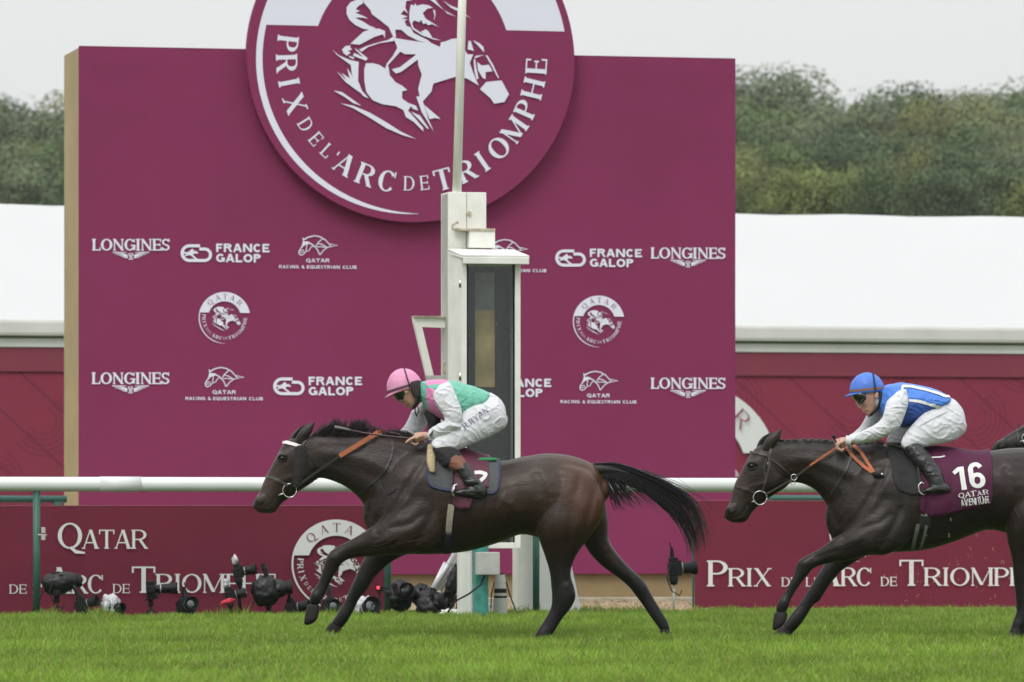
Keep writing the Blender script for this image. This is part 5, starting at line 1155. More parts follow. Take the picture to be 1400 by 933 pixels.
def free_cord(pts, D, w, m, parent, name='rein', flat=False):
    k = D/F; P = [W(x, y, D) + Vector((0, yy*k, 0)) for x, y, yy in pts]; mb = MB()
    if flat:
        A_, B_ = [], []
        for i, p in enumerate(P):
            a = P[max(i-1, 0)]; b = P[min(i+1, len(P)-1)]; t = (b-a).normalized(); n_ = Vector((-t.z, 0, t.x)).normalized()*w*k/2; A_.append(p+n_); B_.append(p-n_)
        s = Vector((0, .002, 0)); mb.quadstrip([a-s for a in A_], [b-s for b in B_]); mb.quadstrip([a+s for a in A_], [b+s for b in B_]); mb.quadstrip([a-s for a in A_], [a+s for a in A_]); mb.quadstrip([b-s for b in B_], [b+s for b in B_])
    else: mb.tube(P, w*k/2, 8)
    return mb.build(name, m, parent, smooth=not flat)
def ring(cx, cy, r, w, D, y, m, parent, name):
    k = D/F; c = W(cx, cy, D) + Vector((0, y*k, 0)); mb = MB(); n = 26; pts = [c + Vector((math.cos(2*math.pi*i/n), 0, math.sin(2*math.pi*i/n)))*r*k for i in range(n+1)]
    mb.tube(pts, w*k/2, 8); return mb.build(name, m, parent, smooth=True)
def drape(h, top_y, stations, m, name, off=.012, label=None, rows=26, both=True, thick=.006, wrinkle=.0):
    """cloth laid over the back: stations = (px, bottom_py) along the horse"""
    D, k = h.D, h.k; st = [tuple(s) for s in catmull([list(s) for s in stations], 8)]
    A_ = []
    for px, bpy_ in st:
        axis = W(px, 690 if not h.fb else h.fb(px - h.sx, 690)[1], D); col = []
        for side in ((-1, 1) if both else (-1,)):
            pts = []
            for i in range(90):
                th = R(i*1.4); d = Vector((0, side*math.sin(th), math.cos(th))); hit = h.bvh.ray_cast(axis + d*1.2, -d)
                if hit[0] is None: continue
                q = hit[0] + d*off; py = YH - (q.z - CH)/D*F
                pts.append(q)
                if py > bpy_: break
            if len(pts) > 2:
                cum = [0]
                for a, b in zip(pts, pts[1:]): cum.append(cum[-1] + (b-a).length)
                rs = []
                for j in range(rows+1):
                    t = cum[-1]*j/rows; i = max(0, min(len(pts)-2, next((u for u in range(len(cum)-1) if cum[u+1] >= t), len(pts)-2))); f = (t-cum[i])/max(1e-9, cum[i+1]-cum[i]); p = pts[i].lerp(pts[i+1], f)
                    if wrinkle: p = p + Vector((0, side*wrinkle*(noise.noise(Vector((p.x*22, p.z*9, 2)))+.5*noise.noise(Vector((p.x*50+p.z*30, p.z*12, 7))))*(j/rows)**.5, 0))
                    rs.append(p)
                col.append(rs)
        if both and len(col) == 2: A_.append(list(reversed(col[0])) + col[1][1:])
        elif col: A_.append(col[0])
    mb = MB()
    for a, b in zip(A_, A_[1:]): mb.quadstrip(a, b)
    o = mb.build(name, m, h.root, smooth=True, weld=True)
    sm = o.modifiers.new('thickness', 'SOLIDIFY'); sm.thickness = thick; sm.offset = 0
    if label: o['label'] = label
    return o, bvh_of(mb), A_
# ================================================================ first horse
D1 = 39.15
nul = {'body': [], 'nf': [], 'ff': [], 'nh': [], 'fh': []}
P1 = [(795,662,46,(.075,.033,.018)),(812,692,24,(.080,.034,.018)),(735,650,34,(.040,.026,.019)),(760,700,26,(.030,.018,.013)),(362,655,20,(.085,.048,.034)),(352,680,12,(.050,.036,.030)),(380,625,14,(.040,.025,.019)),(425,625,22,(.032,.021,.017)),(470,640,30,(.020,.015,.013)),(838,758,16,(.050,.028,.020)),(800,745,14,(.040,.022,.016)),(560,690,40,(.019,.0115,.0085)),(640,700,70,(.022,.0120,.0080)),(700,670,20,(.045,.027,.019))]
h1 = build_horse('racehorse', 'dark bay galloping racehorse in the lead with long flying black tail and grey saddle pad', D1, nul, P1, (.0185,.0102,.0070))
h1.sx = 0
rt1 = h1.root
m_pad = mat('grey_pad', (0.075, 0.08, 0.085), 0.9, 0.25, 90, .3, 300); m_navy = mat('navy_binding', (0.03, 0.035, 0.10), 0.7)
m_num = mat('maroon_number_cloth', (0.085, 0.012, 0.032), 0.6, 0.15, 12, .15, 30)
pad, pad_b, pad_A = drape(h1, 600, [(585,655),(590,664),(603,668.5),(620,671.5),(648,675),(664,675),(678,672),(683,655)], m_pad, 'saddle_pad', .010)
mb = MB(); edge = [row[0] for row in pad_A]; mb.tube([pad_A[0][len(pad_A[0])//2 - i] for i in range(0, len(pad_A[0])//2, 2)][::-1][::-1] + edge + [pad_A[-1][i] for i in range(0, len(pad_A[-1])//2 - 2, 2)], .008, 8); mb.build('pad_binding', m_navy, pad, smooth=True)
num, num_b, num_A = drape(h1, 600, [(619,688),(624,694),(632,697),(642,695),(647,682),(652,671),(662,668),(668,666)], m_num, 'number_cloth', .020, wrinkle=.006)
g = Glyphs(); g.line([(649,647.5),(657,647),(665.5,649.5)], [4.6,4.8,4.2]); g.line([(665,648.5),(662,654),(654.5,661)], [4.6,4.8,5.0]); g.line([(652.5,661.5),(656,665.5),(662,667)], [4.0,3.6,3.0])
prj = lambda bv, D, o_=.004: (lambda x, y, o: on(bv, x, y, D, o_ + o))
g.mesh(prj(num_b, D1), .003, .0004, sub=1.5).build('number', M['wprint'], num)
strap_on(h1.bvh, [(618,690),(616,705),(613.5,730)], D1, 8.5, mat('beige_girth', (.30,.27,.21), .8, .2, 30), rt1, 'girth', .006); strap_on(h1.bvh, [(613.5,728),(611.5,742),(611,757)], D1, 9, mat('purple_girth', (.022,.018,.05), .7, .3, 30), rt1, 'girth_lower', .006)
# saddle
mb = MB(); kk = D1/F; pl1 = lambda x, y: W(x, y, D1); loft(mb, [(598,600,600,616,20,0),(612,606,614,620,26,0),(630,614,632,626,24,0),(650,619,650,629,22,0),(668,622,668,632,14,0)], pl1, kk, 18); mb.build('saddle', m_leather, rt1, smooth=True)
mb = MB(); loft(mb, [(640,626,640,633,10,-22),(655,626,656,632.5,9,-24),(668,626,668,632,7,-24),(678,626.5,678,631,4,-23)], pl1, kk, 12); mb.build('saddle_foam', mat('green_foam', (.03,.22,.08), .7), rt1, smooth=True)
mb = MB(); loft(mb, [(585,609,598,610,6,-30),(584,620,597,622,6,-38),(584,632,596,633,6,-45),(587,644,596,645,5,-49)], pl1, kk, 14); mb.build('sheepskin_roll', mat('cream_sheepskin', (.50,.40,.24), .95, .25, 60, .6, 200), rt1, smooth=True)
# bridle
strap_on(h1.bvh, [(386,605),(392,605.5),(402,608),(411.5,611)], D1, 4.2, mat('white_browband', (.70,.62,.62), .6, .2, 60), rt1, 'browband', .006)
mb = MB(); loft(mb, [(404,612,419,611,4,-17),(404,628,420,628,4,-18.5),(401,645,417,646,4,-18),(399,662,413,664,4,-15)], pl1, kk, 16)
fz = fuse(mb, .006, 2)
for i, v in enumerate(fz.v): fz.v[i] = v + Vector((noise.noise(v*90), noise.noise(v*95+Vector((3,0,0))), noise.noise(v*90+Vector((0,5,0)))))*.006
fz.build('cheekpiece', mat('dark_sheepskin', (.030,.030,.029), .95, .5, 150, .8, 300), rt1, smooth=True)
strap_on(h1.bvh, [(400,660),(396.7,671)], D1, 3, m_leather, rt1, 'cheek_strap', .006)
strap_on(h1.bvh, [(363,651.5),(372,653),(383,657.5),(391,662),(394,664)], D1, 3.6, mat('grey_noseband', (.07,.065,.06), .5), rt1, 'noseband', .006)
strap_on(h1.bvh, [(412,612),(418,602),(420,597)], D1, 3.5, m_leather, rt1, 'headpiece', .006); strap_on(h1.bvh, [(420,617),(428,628),(438,639),(432,656)], D1, 2.2, m_leather, rt1, 'throat_lash', .006)
ring(396.7, 671, 9.3, 1.6, D1, -15.5, M['metal'], rt1, 'bit_ring'); free_cord([(379.5,678.5,-11),(384,676.5,-13),(389,674.5,-14.5)], D1, 2.4, M['metal'], rt1, 'bit')
# reins and neck strap
free_cord([(404,667,-17),(430,648,-19),(452,633,-21),(467,622.5,-22)], D1, 3.4, m_leather, rt1, 'rein', True)
free_cord([(465,624,-22),(490,608.5,-22),(510,596,-18),(517,591,-10)], D1, 6.0, m_orange, rt1, 'rein_grip', True)
free_cord([(517,591,-9),(523,590,-2),(527,593,4),(516,597,-6),(508,599,-12)], D1, 5, m_orange, rt1, 'rein_loop', True)
free_cord([(506,594,-12),(514,597,-8),(521,594,-4)], D1, 4, mat('pale_rein_knot', (.5,.3,.2), .7), rt1, 'rein_knot')
free_cord([(404,667,17),(440,640,20),(480,612,14),(520,590,6),(545,596,16)], D1, 4.0, m_orange, rt1, 'rein', True)
strap_on(h1.bvh, [(536,602),(538,612),(535,628),(528,642),(518,654),(503,666),(491,676)], D1, 2.6, m_leather, rt1, 'neck_strap', .006)
strap_on(h1.bvh, [(519,653),(524,668),(530,676),(538,672),(541,669)], D1, 1.6, m_leather, rt1, 'loose_strap', .006)
# ================================================================ second horse
D2 = 38.4
def sh(dx, dy, pts): return [(x, y, x+dx, y+dy) for x, y in pts]
A2 = [(346,688,990,701),(362,702,1006,715),(372,636,1012,647),(384,608,1025,618),(415,594,1051,605),(430,578,1067,588),(424,657,1071,664),(450,656,1096,661),(473,663,1114,667),(499,692,1134,696),(502,717,1133,722),(425,594,1065,603),(470,595,1110,603),(530,596,1160,609),(582,603,1213,608),(556,757,1192,754),(612,757,1243,754),(687,738,1317,734),(728,722,1366,715),(684,631,1334,621),(745,621,1379,614),(800,632,1433,620),(826,680,1460,675),(867,664,1500,658),(967,750,1600,744)]
an2 = {'body': A2,
 'nf': [(502,726,1142,734),(478,740,1117,752),(541,757,1191,757),(478,761,1133,767),(453,757,1091,770),(464,769,1105,774),(444,774,1084,792),(438,794,1073,810),(455,786,1093,792),(423,823,1059,835),(419,853,1057,861),(434,846,1073,848),(447,803,1078,816),(578,650,1210,650),(606,738,1240,738)],
 'ff': [(533,762,1151,774),(496,763,1127,773),(486,791,1117,795),(501,806,1121,823),(478,812,1105,814),(464,840,1087,841),(478,840,1102,844),(437,873,1052,876),(463,875,1078,878),(467,861,1084,870),(560,745,1192,745),(545,715,1178,715)],
 'nh': [(728,722,1368,715),(738,741,1374,738),(754,793,1385,798),(756,812,1390,826),(756,828,1388,840),(728,874,1372,876),(747,877,1388,878),(787,815,1421,822),(826,690,1459,685)],
 'fh': sh(634, -2, [(800,700),(868,790),(905,860)])}
P2 = [(x, y, r, c) for x, y, r, c in [(362,655,22,(.060,.037,.028)),(352,680,12,(.040,.032,.030)),(384,618,14,(.038,.026,.021)),(415,640,20,(.024,.017,.015)),(560,690,30,(.026,.018,.015)),(545,715,26,(.028,.019,.015)),(590,700,40,(.018,.013,.011)),(640,715,60,(.017,.0125,.0105)),(790,665,40,(.032,.020,.016)),(425,588,12,(.012,.010,.010))]]
h2 = build_horse('racehorse', 'dark brown racehorse wearing number 16, second in the race, right half of the photo', D2, an2, P2, (.0150,.0092,.0070), mane='plaited')
h2.sx = 633
rt2 = h2.root; k2 = D2/F; pl2 = lambda x, y: W(x, y, D2)
# number cloth 16
clo, clo_b, clo_A = drape(h2, 600, [(1254,700),(1262,705),(1276,706.5),(1300,701),(1325,695),(1345,690),(1352,688)], mat('plum_number_cloth', (0.070, 0.009, 0.038), 0.7, 0.12, 8, .1, 20, spec=.25), 'number_cloth', .018, wrinkle=.013)
def tiltg(g, cx, cy, a, shx=0.0): ca_, sa_ = math.cos(a), math.sin(a); return g.xf(lambda x, y: (cx + (x-cx)*ca_ - (y-cy)*sa_ + shx*(cy-y), cy + (x-cx)*sa_ + (y-cy)*ca_))
g = Glyphs(); g.add(glyph('1', 1300.5, 1315, 669.5, 31, 7.2, 6, 0)); g.add(glyph('6', 1320, 1342, 669.5, 34.5, 7.2, 6.5, 0)); g = tiltg(g, 1321, 655, R(-7))
g2 = tiltg(word('QATAR', 1305, 1345.5, 679, 6.6, .2, .1, .1, .05), 1325, 676, R(-7.5)); g2.add(tiltg(word('AVENTURE', 1308, 1349, 689.5, 8.8, .13, .12, 0, .22), 1328, 685, R(-8)))
g.add(g2); g.mesh(prj(clo_b, D2), .0035, .0003, sub=1.5).build('number_and_name', M['wprint'], clo)
fp, fp_b, _ = drape(h2, 600, [(1213,620),(1217,648),(1224,668),(1236,675),(1250,677),(1262,677)], mat('black_saddle_pad', (.013,.013,.013), .8, .3, 60), 'saddle_pad', .008)
mb = MB(); loft(mb, [(1216,603,1218,616,18,0),(1232,605,1234,620,24,0),(1252,612,1254,625,24,0),(1275,618,1275,629,20,0),(1300,619,1300,628,10,0)], pl2, k2, 18); mb.build('saddle', m_leather, rt2, smooth=True)
strap_on(clo_b, [(1271,626.5),(1283,626),(1289,624.5)], D2, 1.6, M['wprint'], clo, 'cloth_tie', .004)
gg_ = mat('grey_girth', (.16,.16,.15), .8, .15, 30)
strap_on(h2.bvh, [(1255,704),(1265,705),(1265,716)], D2, 4, m_leather, rt2, 'girth_buckle_guard', .007)
strap_on(h2.bvh, [(1262,702),(1260,720)], D2, 15, mat('girth_dark', (.014,.014,.015), .7), rt2, 'girth_buckle_guard', .008); strap_on(h2.bvh, [(1263,702.5),(1262.6,706)], D2, 15, gg_, rt2, 'girth_top', .012)
strap_on(h2.bvh, [(1252,716),(1248,735),(1246,753)], D2, 5, gg_, rt2, 'girth', .008); strap_on(h2.bvh, [(1263,718),(1260,735),(1256,752)], D2, 4, gg_, rt2, 'girth', .008)
m_br2 = mat('brown_bridle', (.045,.030,.024), .5)
for nm, pts, w in (('browband', [(1025,618.5),(1035,619.5),(1045,622.5),(1053,625)], 3.6), ('cheek_strap', [(1054,612),(1051,625),(1050.5,640),(1046,655),(1042,671)], 3.4), ('cheek_strap_inner', [(1046,655),(1043.5,640),(1047,628)], 1.6), ('headpiece', [(1053,614),(1058,603)], 3.6), ('noseband', [(1005,665),(1014,666.5),(1024,670),(1030,673)], 3.4), ('throat_lash', [(1052.5,627),(1062,634),(1073,643),(1082,650)], 2.2)):
    strap_on(h2.bvh, pts, D2, w, m_br2, rt2, nm, .006)
mb = MB(); mb.cbox(W(1050.5, 634, D2) - Vector((0, 17*k2, 0)), 4.5*k2, .006, 3*k2); mb.build('buckle', M['metal'], rt2, bevel=.001)
ring(1038.5, 681, 9.3, 1.5, D2, -15.5, M['metal'], rt2, 'bit_ring'); free_cord([(1026,687.5,-11.5),(1029,686,-13),(1032,685.5,-14)], D2, 2.4, M['metal'], rt2, 'bit'); ring(1084.5, 653, 4.0, 1.4, D2, -20, M['metal'], rt2, 'martingale_ring'); ring(1083, 660, 3.0, 1.2, D2, -18, M['metal'], rt2, 'martingale_ring')
free_cord([(1046,676,-16.5),(1066,665,-18),(1083,655,-20),(1096,645,-21),(1107,636.5,-22)], D2, 2.4, m_br2, rt2, 'rein', True); free_cord([(1106,637,-22),(1124,624.5,-24),(1142,612.5,-22)], D2, 3.0, m_orange, rt2, 'rein_grip', True)
free_cord([(1046,676,16),(1083,655,18),(1120,628,14),(1143,611,6)], D2, 2.6, m_orange, rt2, 'rein', True)
strap_on(h2.bvh, [(1155,613),(1164,624),(1176,636),(1190,647)], D2, 4.2, m_orange, rt2, 'rein_loop', .012); strap_on(h2.bvh, [(1166,611),(1176,620),(1185,634),(1192,647)], D2, 4.2, m_orange, rt2, 'rein_loop', .014)
q_ = on(h2.bvh, 1196, 651, D2, .02); mb = MB(); mb.sphere(q_, (7*k2, 3.5*k2, 3.5*k2), 14, 9, Matrix.Rotation(R(8), 3, 'Y')); mb.build('rein_stop', M['rubber'], rt2, smooth=True)
q_ = on(h2.bvh, 1203, 650.5, D2, .02); mb = MB(); mb.sphere(q_, 2.2*k2, 10, 7); mb.build('rein_clip', M['metal'], rt2, smooth=True)
strap_on(h2.bvh, [(1163,610),(1163,624),(1156,642),(1146,658),(1135,676)], D2, 2.6, m_leather, rt2, 'neck_strap', .006)
# ================================================================ third horse, only its muzzle in view
D3 = 41.6
def rot3(x, y): dx, dy = x - 346, y - 688; return (x, y, 1358 + dx*.84 - dy*.545, 606 + dx*.545 + dy*.84)
an3 = {'body': [rot3(x, y) for x, y in ((346,688),(362,702),(352,677),(372,700),(358,664),(381,693),(366,648),(391,684),(372,636),(384,612),(409,672),(392,603),(420,665),(415,594),(430,655),(430,578))] + sh(1050, -22, [(500,595),(490,680)]) + sh(1046, -8, [(540,720),(582,603),(560,757),(650,620),(650,757),(745,621),(735,722),(824,660),(967,750)]),
 'nf': sh(1046, -9, [(500,740)]), 'ff': sh(1046, -9, [(500,740)]), 'nh': sh(1046, -9, [(780,740)]), 'fh': sh(1046, -9, [(800,740)])}
P3 = [(355,685,16,(.022,.020,.020))]
h3 = build_horse('racehorse', 'black racehorse with only its muzzle showing at the right edge behind the second horse', D3, an3, P3, (.0085,.008,.008), mane='plaited')
strap_on(h3.bvh, [(1392,580),(1390.5,590),(1392,602),(1394,608)], D3, 2.4, m_leather, h3.root, 'noseband', .006); strap_on(h3.bvh, [(1392,590),(1400,584),(1410,578)], D3, 1.8, m_leather, h3.root, 'grakle_strap', .006)
ring(1404, 600, 8, 1.5, D3, -15, M['metal'], h3.root, 'bit_ring'); free_cord([(1391,605,-11.5),(1397,603.5,-13),(1402,602,-14)], D3, 2.8, M['metal'], h3.root, 'bit')

# ================================================================ the riders
m_skin = mat('skin', (0.50, 0.29, 0.22), 0.5, 0.08, 12, .05, 80, spec=.4); m_dskin = m_skin
m_whitecloth = mat('white_silk', (0.62, 0.63, 0.66), 0.65, 0.05, 10, 0.2, 30, spec=.3, sheen=.2)
m_breech = mat('white_breeches', (0.60, 0.61, 0.64), 0.6, 0.05, 8, 0.2, 30, spec=.3)
m_boot = mat('boot_leather', (0.014, 0.014, 0.015), 0.32, 0.3, 20, 0.5, 18); m_bt2 = mat('brown_boot_top', (.17,.065,.035), .6, .2, 20, .2, 30)
m_blacksock = mat('black_cloth', (.008,.008,.009), .8)
m_gog = mat('goggle_lens', (.006,.006,.007), .08, spec=.8, coat=.6)
def hand(mb, place, k, wx, wy, kx, ky, y, side, curl=1.0, point=False):
    """palm from wrist to knuckles, four curled fingers and a thumb"""
    w, kn = place(wx, wy) + Vector((0, y*k, 0)), place(kx, ky) + Vector((0, y*k, 0)); f = (kn - w); L = f.length; f = f.normalized(); up = Vector((-f.z, 0, f.x)); up = up if up.z > 0 else -up; lat = Vector((0, side, 0))
    mb.tube([w, w + f*L*.5, kn], [.026, .034, .034], 12); c = (w+kn)/2; mb.sphere(c + f*.01, (L*.6, .036, .03), 12, 8, f.to_track_quat('X', 'Z').to_matrix())
    for i, (ln, off_) in enumerate(((.034, .8), (.038, .3), (.036, -.25), (.029, -.75))):
        b = kn + lat*off_*.036 - f*.004
        if point and i == 0: pts = [b, b + f*.03 - up*.004, b + f*.055 - up*.014, b + f*.072 - up*.024]
        else: pts = [b, b + f*ln*.8 + up*.004 - up*.004, b + f*ln*.95 - up*ln*.8*curl, b + f*ln*.2 - up*ln*1.35*curl, b - f*ln*.25 - up*ln*1.1*curl]
        mb.tube(pts, [.0105, .0105, .0098, .009, .007][:len(pts)], 8); mb.sphere(b + up*.003, .0115, 8, 6); mb.sphere(pts[-1], .007, 8, 6)
    tb = w + f*L*.35 + up*.006 + lat*.030; mb.tube([tb, tb + f*.028 + lat*.008 - up*.006, tb + f*.052 - up*.018], [.014, .011, .008], 8)
def cloth(name, rowsets, D, parent, m, voxel=.008, it=3, wr=.004, colf=None, shells=None, freq=(14, 14, 26)):
    mb = MB(); k = D/F
    for rows in rowsets: loft(mb, rows, lambda x, y: W(x, y, D), k, 22)
    o = fuse(mb, voxel, it); 
    for i, v in enumerate(o.v):
        q = Vector((v.x*freq[0], v.y*freq[1], v.z*freq[2])); n_ = noise.noise(q*.6); q2 = Vector((v.x*9 + v.z*16, v.y*7, v.z*7 - v.x*5)); r = 1 - abs(noise.noise(q2 + Vector((9,0,2)) + Vector((1,1,1))*noise.noise(q*.5)*.8))*3.2; q3 = Vector((v.x*24 - v.z*10, v.y*14, v.z*20)); r2 = 1 - abs(noise.noise(q3))*3
        d = Vector((0, v.y - D, 0)); d = d.normalized() if d.length > 1e-6 else d
        o.v[i] = v + (d + Vector((0,0,.3)))*wr*(.7*n_ + 1.6*max(0, r)**2 + .45*max(0, r2)**2 - .4)
    cols = None
    if colf: cols = [colf(700 + v.x/D*F, YH - (v.z-CH)/D*F, v) for v in o.v]
    ob = o.build(name, m, parent, smooth=True, colors=cols); return ob, bvh_of(o), o
def helmet(D, parent, cx, cy, rx, rz, ry, tilt, m, peak, band_m, band_pts, name='helmet'):
    k = D/F; c = W(cx, cy, D); Rt = Matrix.Rotation(R(tilt), 3, 'Y'); mb = MB(); nu, nv = 30, 14; k0 = 0
    for i in range(nv+1):
        th = math.pi*.5*i/nv*1.08
        for j in range(nu):
            ph = 2*math.pi*j/nu; p = Vector((rx*k*math.sin(th)*math.cos(ph), ry*k*math.sin(th)*math.sin(ph), rz*k*math.cos(th))); p *= 1 + .015*noise.noise(p*40); mb.v.append(c + Rt @ p)
    for i in range(nv):
        for j in range(nu): j2 = (j+1) % nu; mb.f.append((i*nu+j, (i+1)*nu+j, (i+1)*nu+j2, i*nu+j2))
    o = mb.build(name, m, parent, smooth=True); s = o.modifiers.new('thickness', 'SOLIDIFY'); s.thickness = .008; s.offset = -1
    mb = MB(); A_, B_ = [], []
    for i in range(17):
        ph = R(180 - 68 + 136*i/16); e = math.cos((i/16-.5)*math.pi); A_.append(c + Rt @ Vector((rx*k*.98*math.cos(ph), ry*k*.98*math.sin(ph), -1.5*k))); B_.append(c + Rt @ Vector(((rx + peak*e)*k*math.cos(ph)*1.0, ry*k*(1+.1*e)*math.sin(ph), -(1.5 + 3.0*e)*k)))
    mb.quadstrip(A_, B_); q = mb.build('peak', m, o, smooth=True); s = q.modifiers.new('thickness', 'SOLIDIFY'); s.thickness = .006
    mb = MB(); A_, B_ = [], []
    for j in range(nu+1):
        ph = 2*math.pi*j/nu; A_.append(c + Rt @ Vector((rx*k*1.02*math.cos(ph), ry*k*1.02*math.sin(ph), 0))); B_.append(c + Rt @ Vector((rx*k*1.015*math.cos(ph), ry*k*1.015*math.sin(ph), 3.2*k)))
    mb.quadstrip(A_, B_); mb.build('helmet_band', band_m, o, smooth=True)
    mb = MB(); pts = []
    for i in range(13):
        a = R(-95 + 190*i/12); pts.append(c + Rt @ Vector((rx*k*band_pts, ry*k*1.03*math.sin(a), rz*k*1.03*math.cos(a)*math.sqrt(1-band_pts**2))))
    mb.tube(pts, .005, 6); mb.build('goggle_strap', m_blacksock, o, smooth=True)
    return o
# ---------------- rider one
r1 = thing('person', W(640, 690, D1), 'jockey in green and pink silks with pink cap riding the leading horse, leaning low', 'person')
p1f = lambda x, y: W(x, y, D1); k1 = D1/F
mb = MB(); lf = lambda rows, **kw: loft(mb, rows, p1f, k1, 16, **kw)
lf([(541,517,566,513,11,0),(535,526,571,523,14.5,0),(536,535,573,532,16,0),(544,545,571,544,13,0),(552,551,570,551,10.5,0),(557.5,556.5,567,555.5,7,0)])
lf([(542,543,551,546,3,0),(546.3,549.3,555,550.5,4,0)])                                             # nose
lf([(551.8,552.8,558,554,5,0),(553,555,560,556,4.6,0)], sub=1)                                      # lips
for s in (-1, 1): mb.sphere(p1f(569, 529) + Vector((0, s*16*k1, 0)), (2.6*k1, 1.6*k1, 4.4*k1), 10, 8, Matrix.Rotation(R(15), 3, 'Y'))
lf([(565,527,572,550,11,0),(574,528,582,549,12,0),(586,526,592,552,14,0)])
lf([(588,524,596,560,26,0),(604,523,608,568,33,0),(625,527,620,570,31,0),(650,534,638,574,28,0),(672,542,654,582,27,0),(685,556,668,590,22,0)])
for s, sh_ in ((-1, (0,0)), (1, (-9,-2))):
    dx, dy = sh_
    lf([(676+dx,552+dy,684+dx,588+dy,12,s*16),(640+dx,566+dy,662+dx,594+dy,12,s*24),(612+dx,588+dy,636+dx,608+dy,11,s*31),(596+dx,606+dy,612+dx,616+dy,9,s*36)])
    lf([(599+dx,614+dy,611+dx,610+dy,9,s*38),(612+dx,634+dy,626+dx,624+dy,8,s*46),(628+dx,652+dy,640+dx,642+dy,6.5,s*54),(640+dx,666+dy,652+dx,658+dy,6,s*58)])
    lf([(654+dx,663+dy,657+dx,676+dy,6,s*59),(640+dx,669+dy,641+dx,677+dy,6,s*59),(625+dx,672+dy,625+dx,676+dy,5,s*59)])
lf([(598,540,611,537,7,-26),(600,552,620,548,9,-36),(608,568,627,566,8.5,-40),(610,580,624,582,8,-41)]); lf([(618,572,624,586,7.5,-41),(604,580,611,592,7,-39),(590,589,595,598,5.5,-34),(585,592,588,600,5,-32)])
lf([(588,534,600,530,9,30),(578,550,592,548,9,36),(568,562,584,570,8.5,40)]); lf([(565,568,582,574,8,40),(556,580,572,588,7.5,36),(544,592,550,598,5.5,28),(538,594,540,600,5,26)])
hand(mb, p1f, k1, 585, 596, 568, 599, -31, -1, 1.0, point=True); hand(mb, p1f, k1, 541, 597, 528, 597, 24, 1, 1.0)
fb1 = fuse(mb, .0040, 1); fb1.build('body', m_skin, r1, smooth=True)
PINK, GRN, DKG = (.62,.20,.40), (.13,.42,.31), (.03,.10,.07)
def col1(px, py, v):
    if px < 583: return (.14,.33,.25) if py > 541 else GRN
    d = (px - 583) + (py - 520)*.10
    if py < 527.5 - (px-583)*.10 and px < 613: return PINK
    if py > 531 and px < 609 and (px - 581) < (py - 528)*.62 + 9 and (px - 581) > (py - 528)*.22 - 2: return PINK
    return GRN
T1 = [(574,523,576,549,15,0),(583,520.5,582,560,22,0),(593,519,596,570,31,0),(606,519,606,575,36,0),(622,521,617,578,37,0),(640,526,628,580,35,0),(655,531,641,574,33,0),(669,537,653,565,31,0)]
T1 = [(a,b,c,d,e*.98,f) for a,b,c,d,e,f in T1]
m_j1 = mat('green_pink_silk', (0,0,0), .55, .06, 12, .5, 16, attr=True, spec=.35, sheen=.2)
j1, j1b, j1m = cloth('jersey', [T1], D1, r1, m_j1, .0065, 2, .0055, col1)
s1, s1b, _ = cloth('sleeve', [[(597,533,617,526,12,-28),(592,542,622,536,13,-34),(598,556,627,549,13,-38),(606,568,632,562,12.5,-40),(609,577,632,577,11,-41)], [(611,576,631,587,11.5,-41),(602,579,617,594,10.5,-40),(593,584,605,599,9,-37),(587,588,595,601,7.5,-33)]], D1, r1, m_whitecloth, .0065, 2, .006)
cloth('sleeve', [[(590,532,606,526,11,28),(578,546,600,544,12,36),(566,560,588,568,12,40)], [(562,561,586,573,11.5,40),(556,575,577,590,10.5,37),(549,586,563,598,9,31),(541,591,547,601,7,27)]], D1, r1, m_whitecloth, .0065, 2, .006)
cloth('body_protector', [[(580,566,588,560,14,6),(584,578,602,570,15,4),(584,590,600,584,12,4)]], D1, r1, m_blacksock, .007, 2, .002)
bre, breb, _ = cloth('breeches', [[(654,532,636,572,27,0),(664,535.5,641,577,29,0),(677,540,652,586,32,0),(688,551,666,592,31,0),(692,565,680,593,24,0),(689,578,685,588,12,0)],
   [(672,545,690,586,18,-14),(648,549,674,596,18,-20),(630,566,660,602,17,-26),(612,581,642,610,16,-31),(598,596,626,617,14,-35),(591,604,613,621,11.5,-38)],
   [(660,545,680,586,18,14),(638,550,662,596,17,20),(618,567,645,602,16,26),(600,583,628,610,15,31),(588,596,610,618,13,35),(583,603,598,616,10,37)]], D1, r1, m_breech, .0075, 3, .0055)
g = tiltg(word('R.RYAN', 631, 672, 576, 7.6, .15, .07, .05, .14), 652, 573, R(-37)); g = g.xf(lambda x, y: (x - 1.0, y + .5)); g.mesh(prj(breb, D1), .002, .0002, sub=1.5).build('lettering', mat('navy_ink', (.03,.02,.12), .7), bre)
cloth('collar', [[(570,525,573,550,13.5,0),(577,524,580,551,15,0),(581,524,585,551,16,0)]], D1, r1, mat('green_collar', (.06,.24,.18), .7), .006, 2, .004)
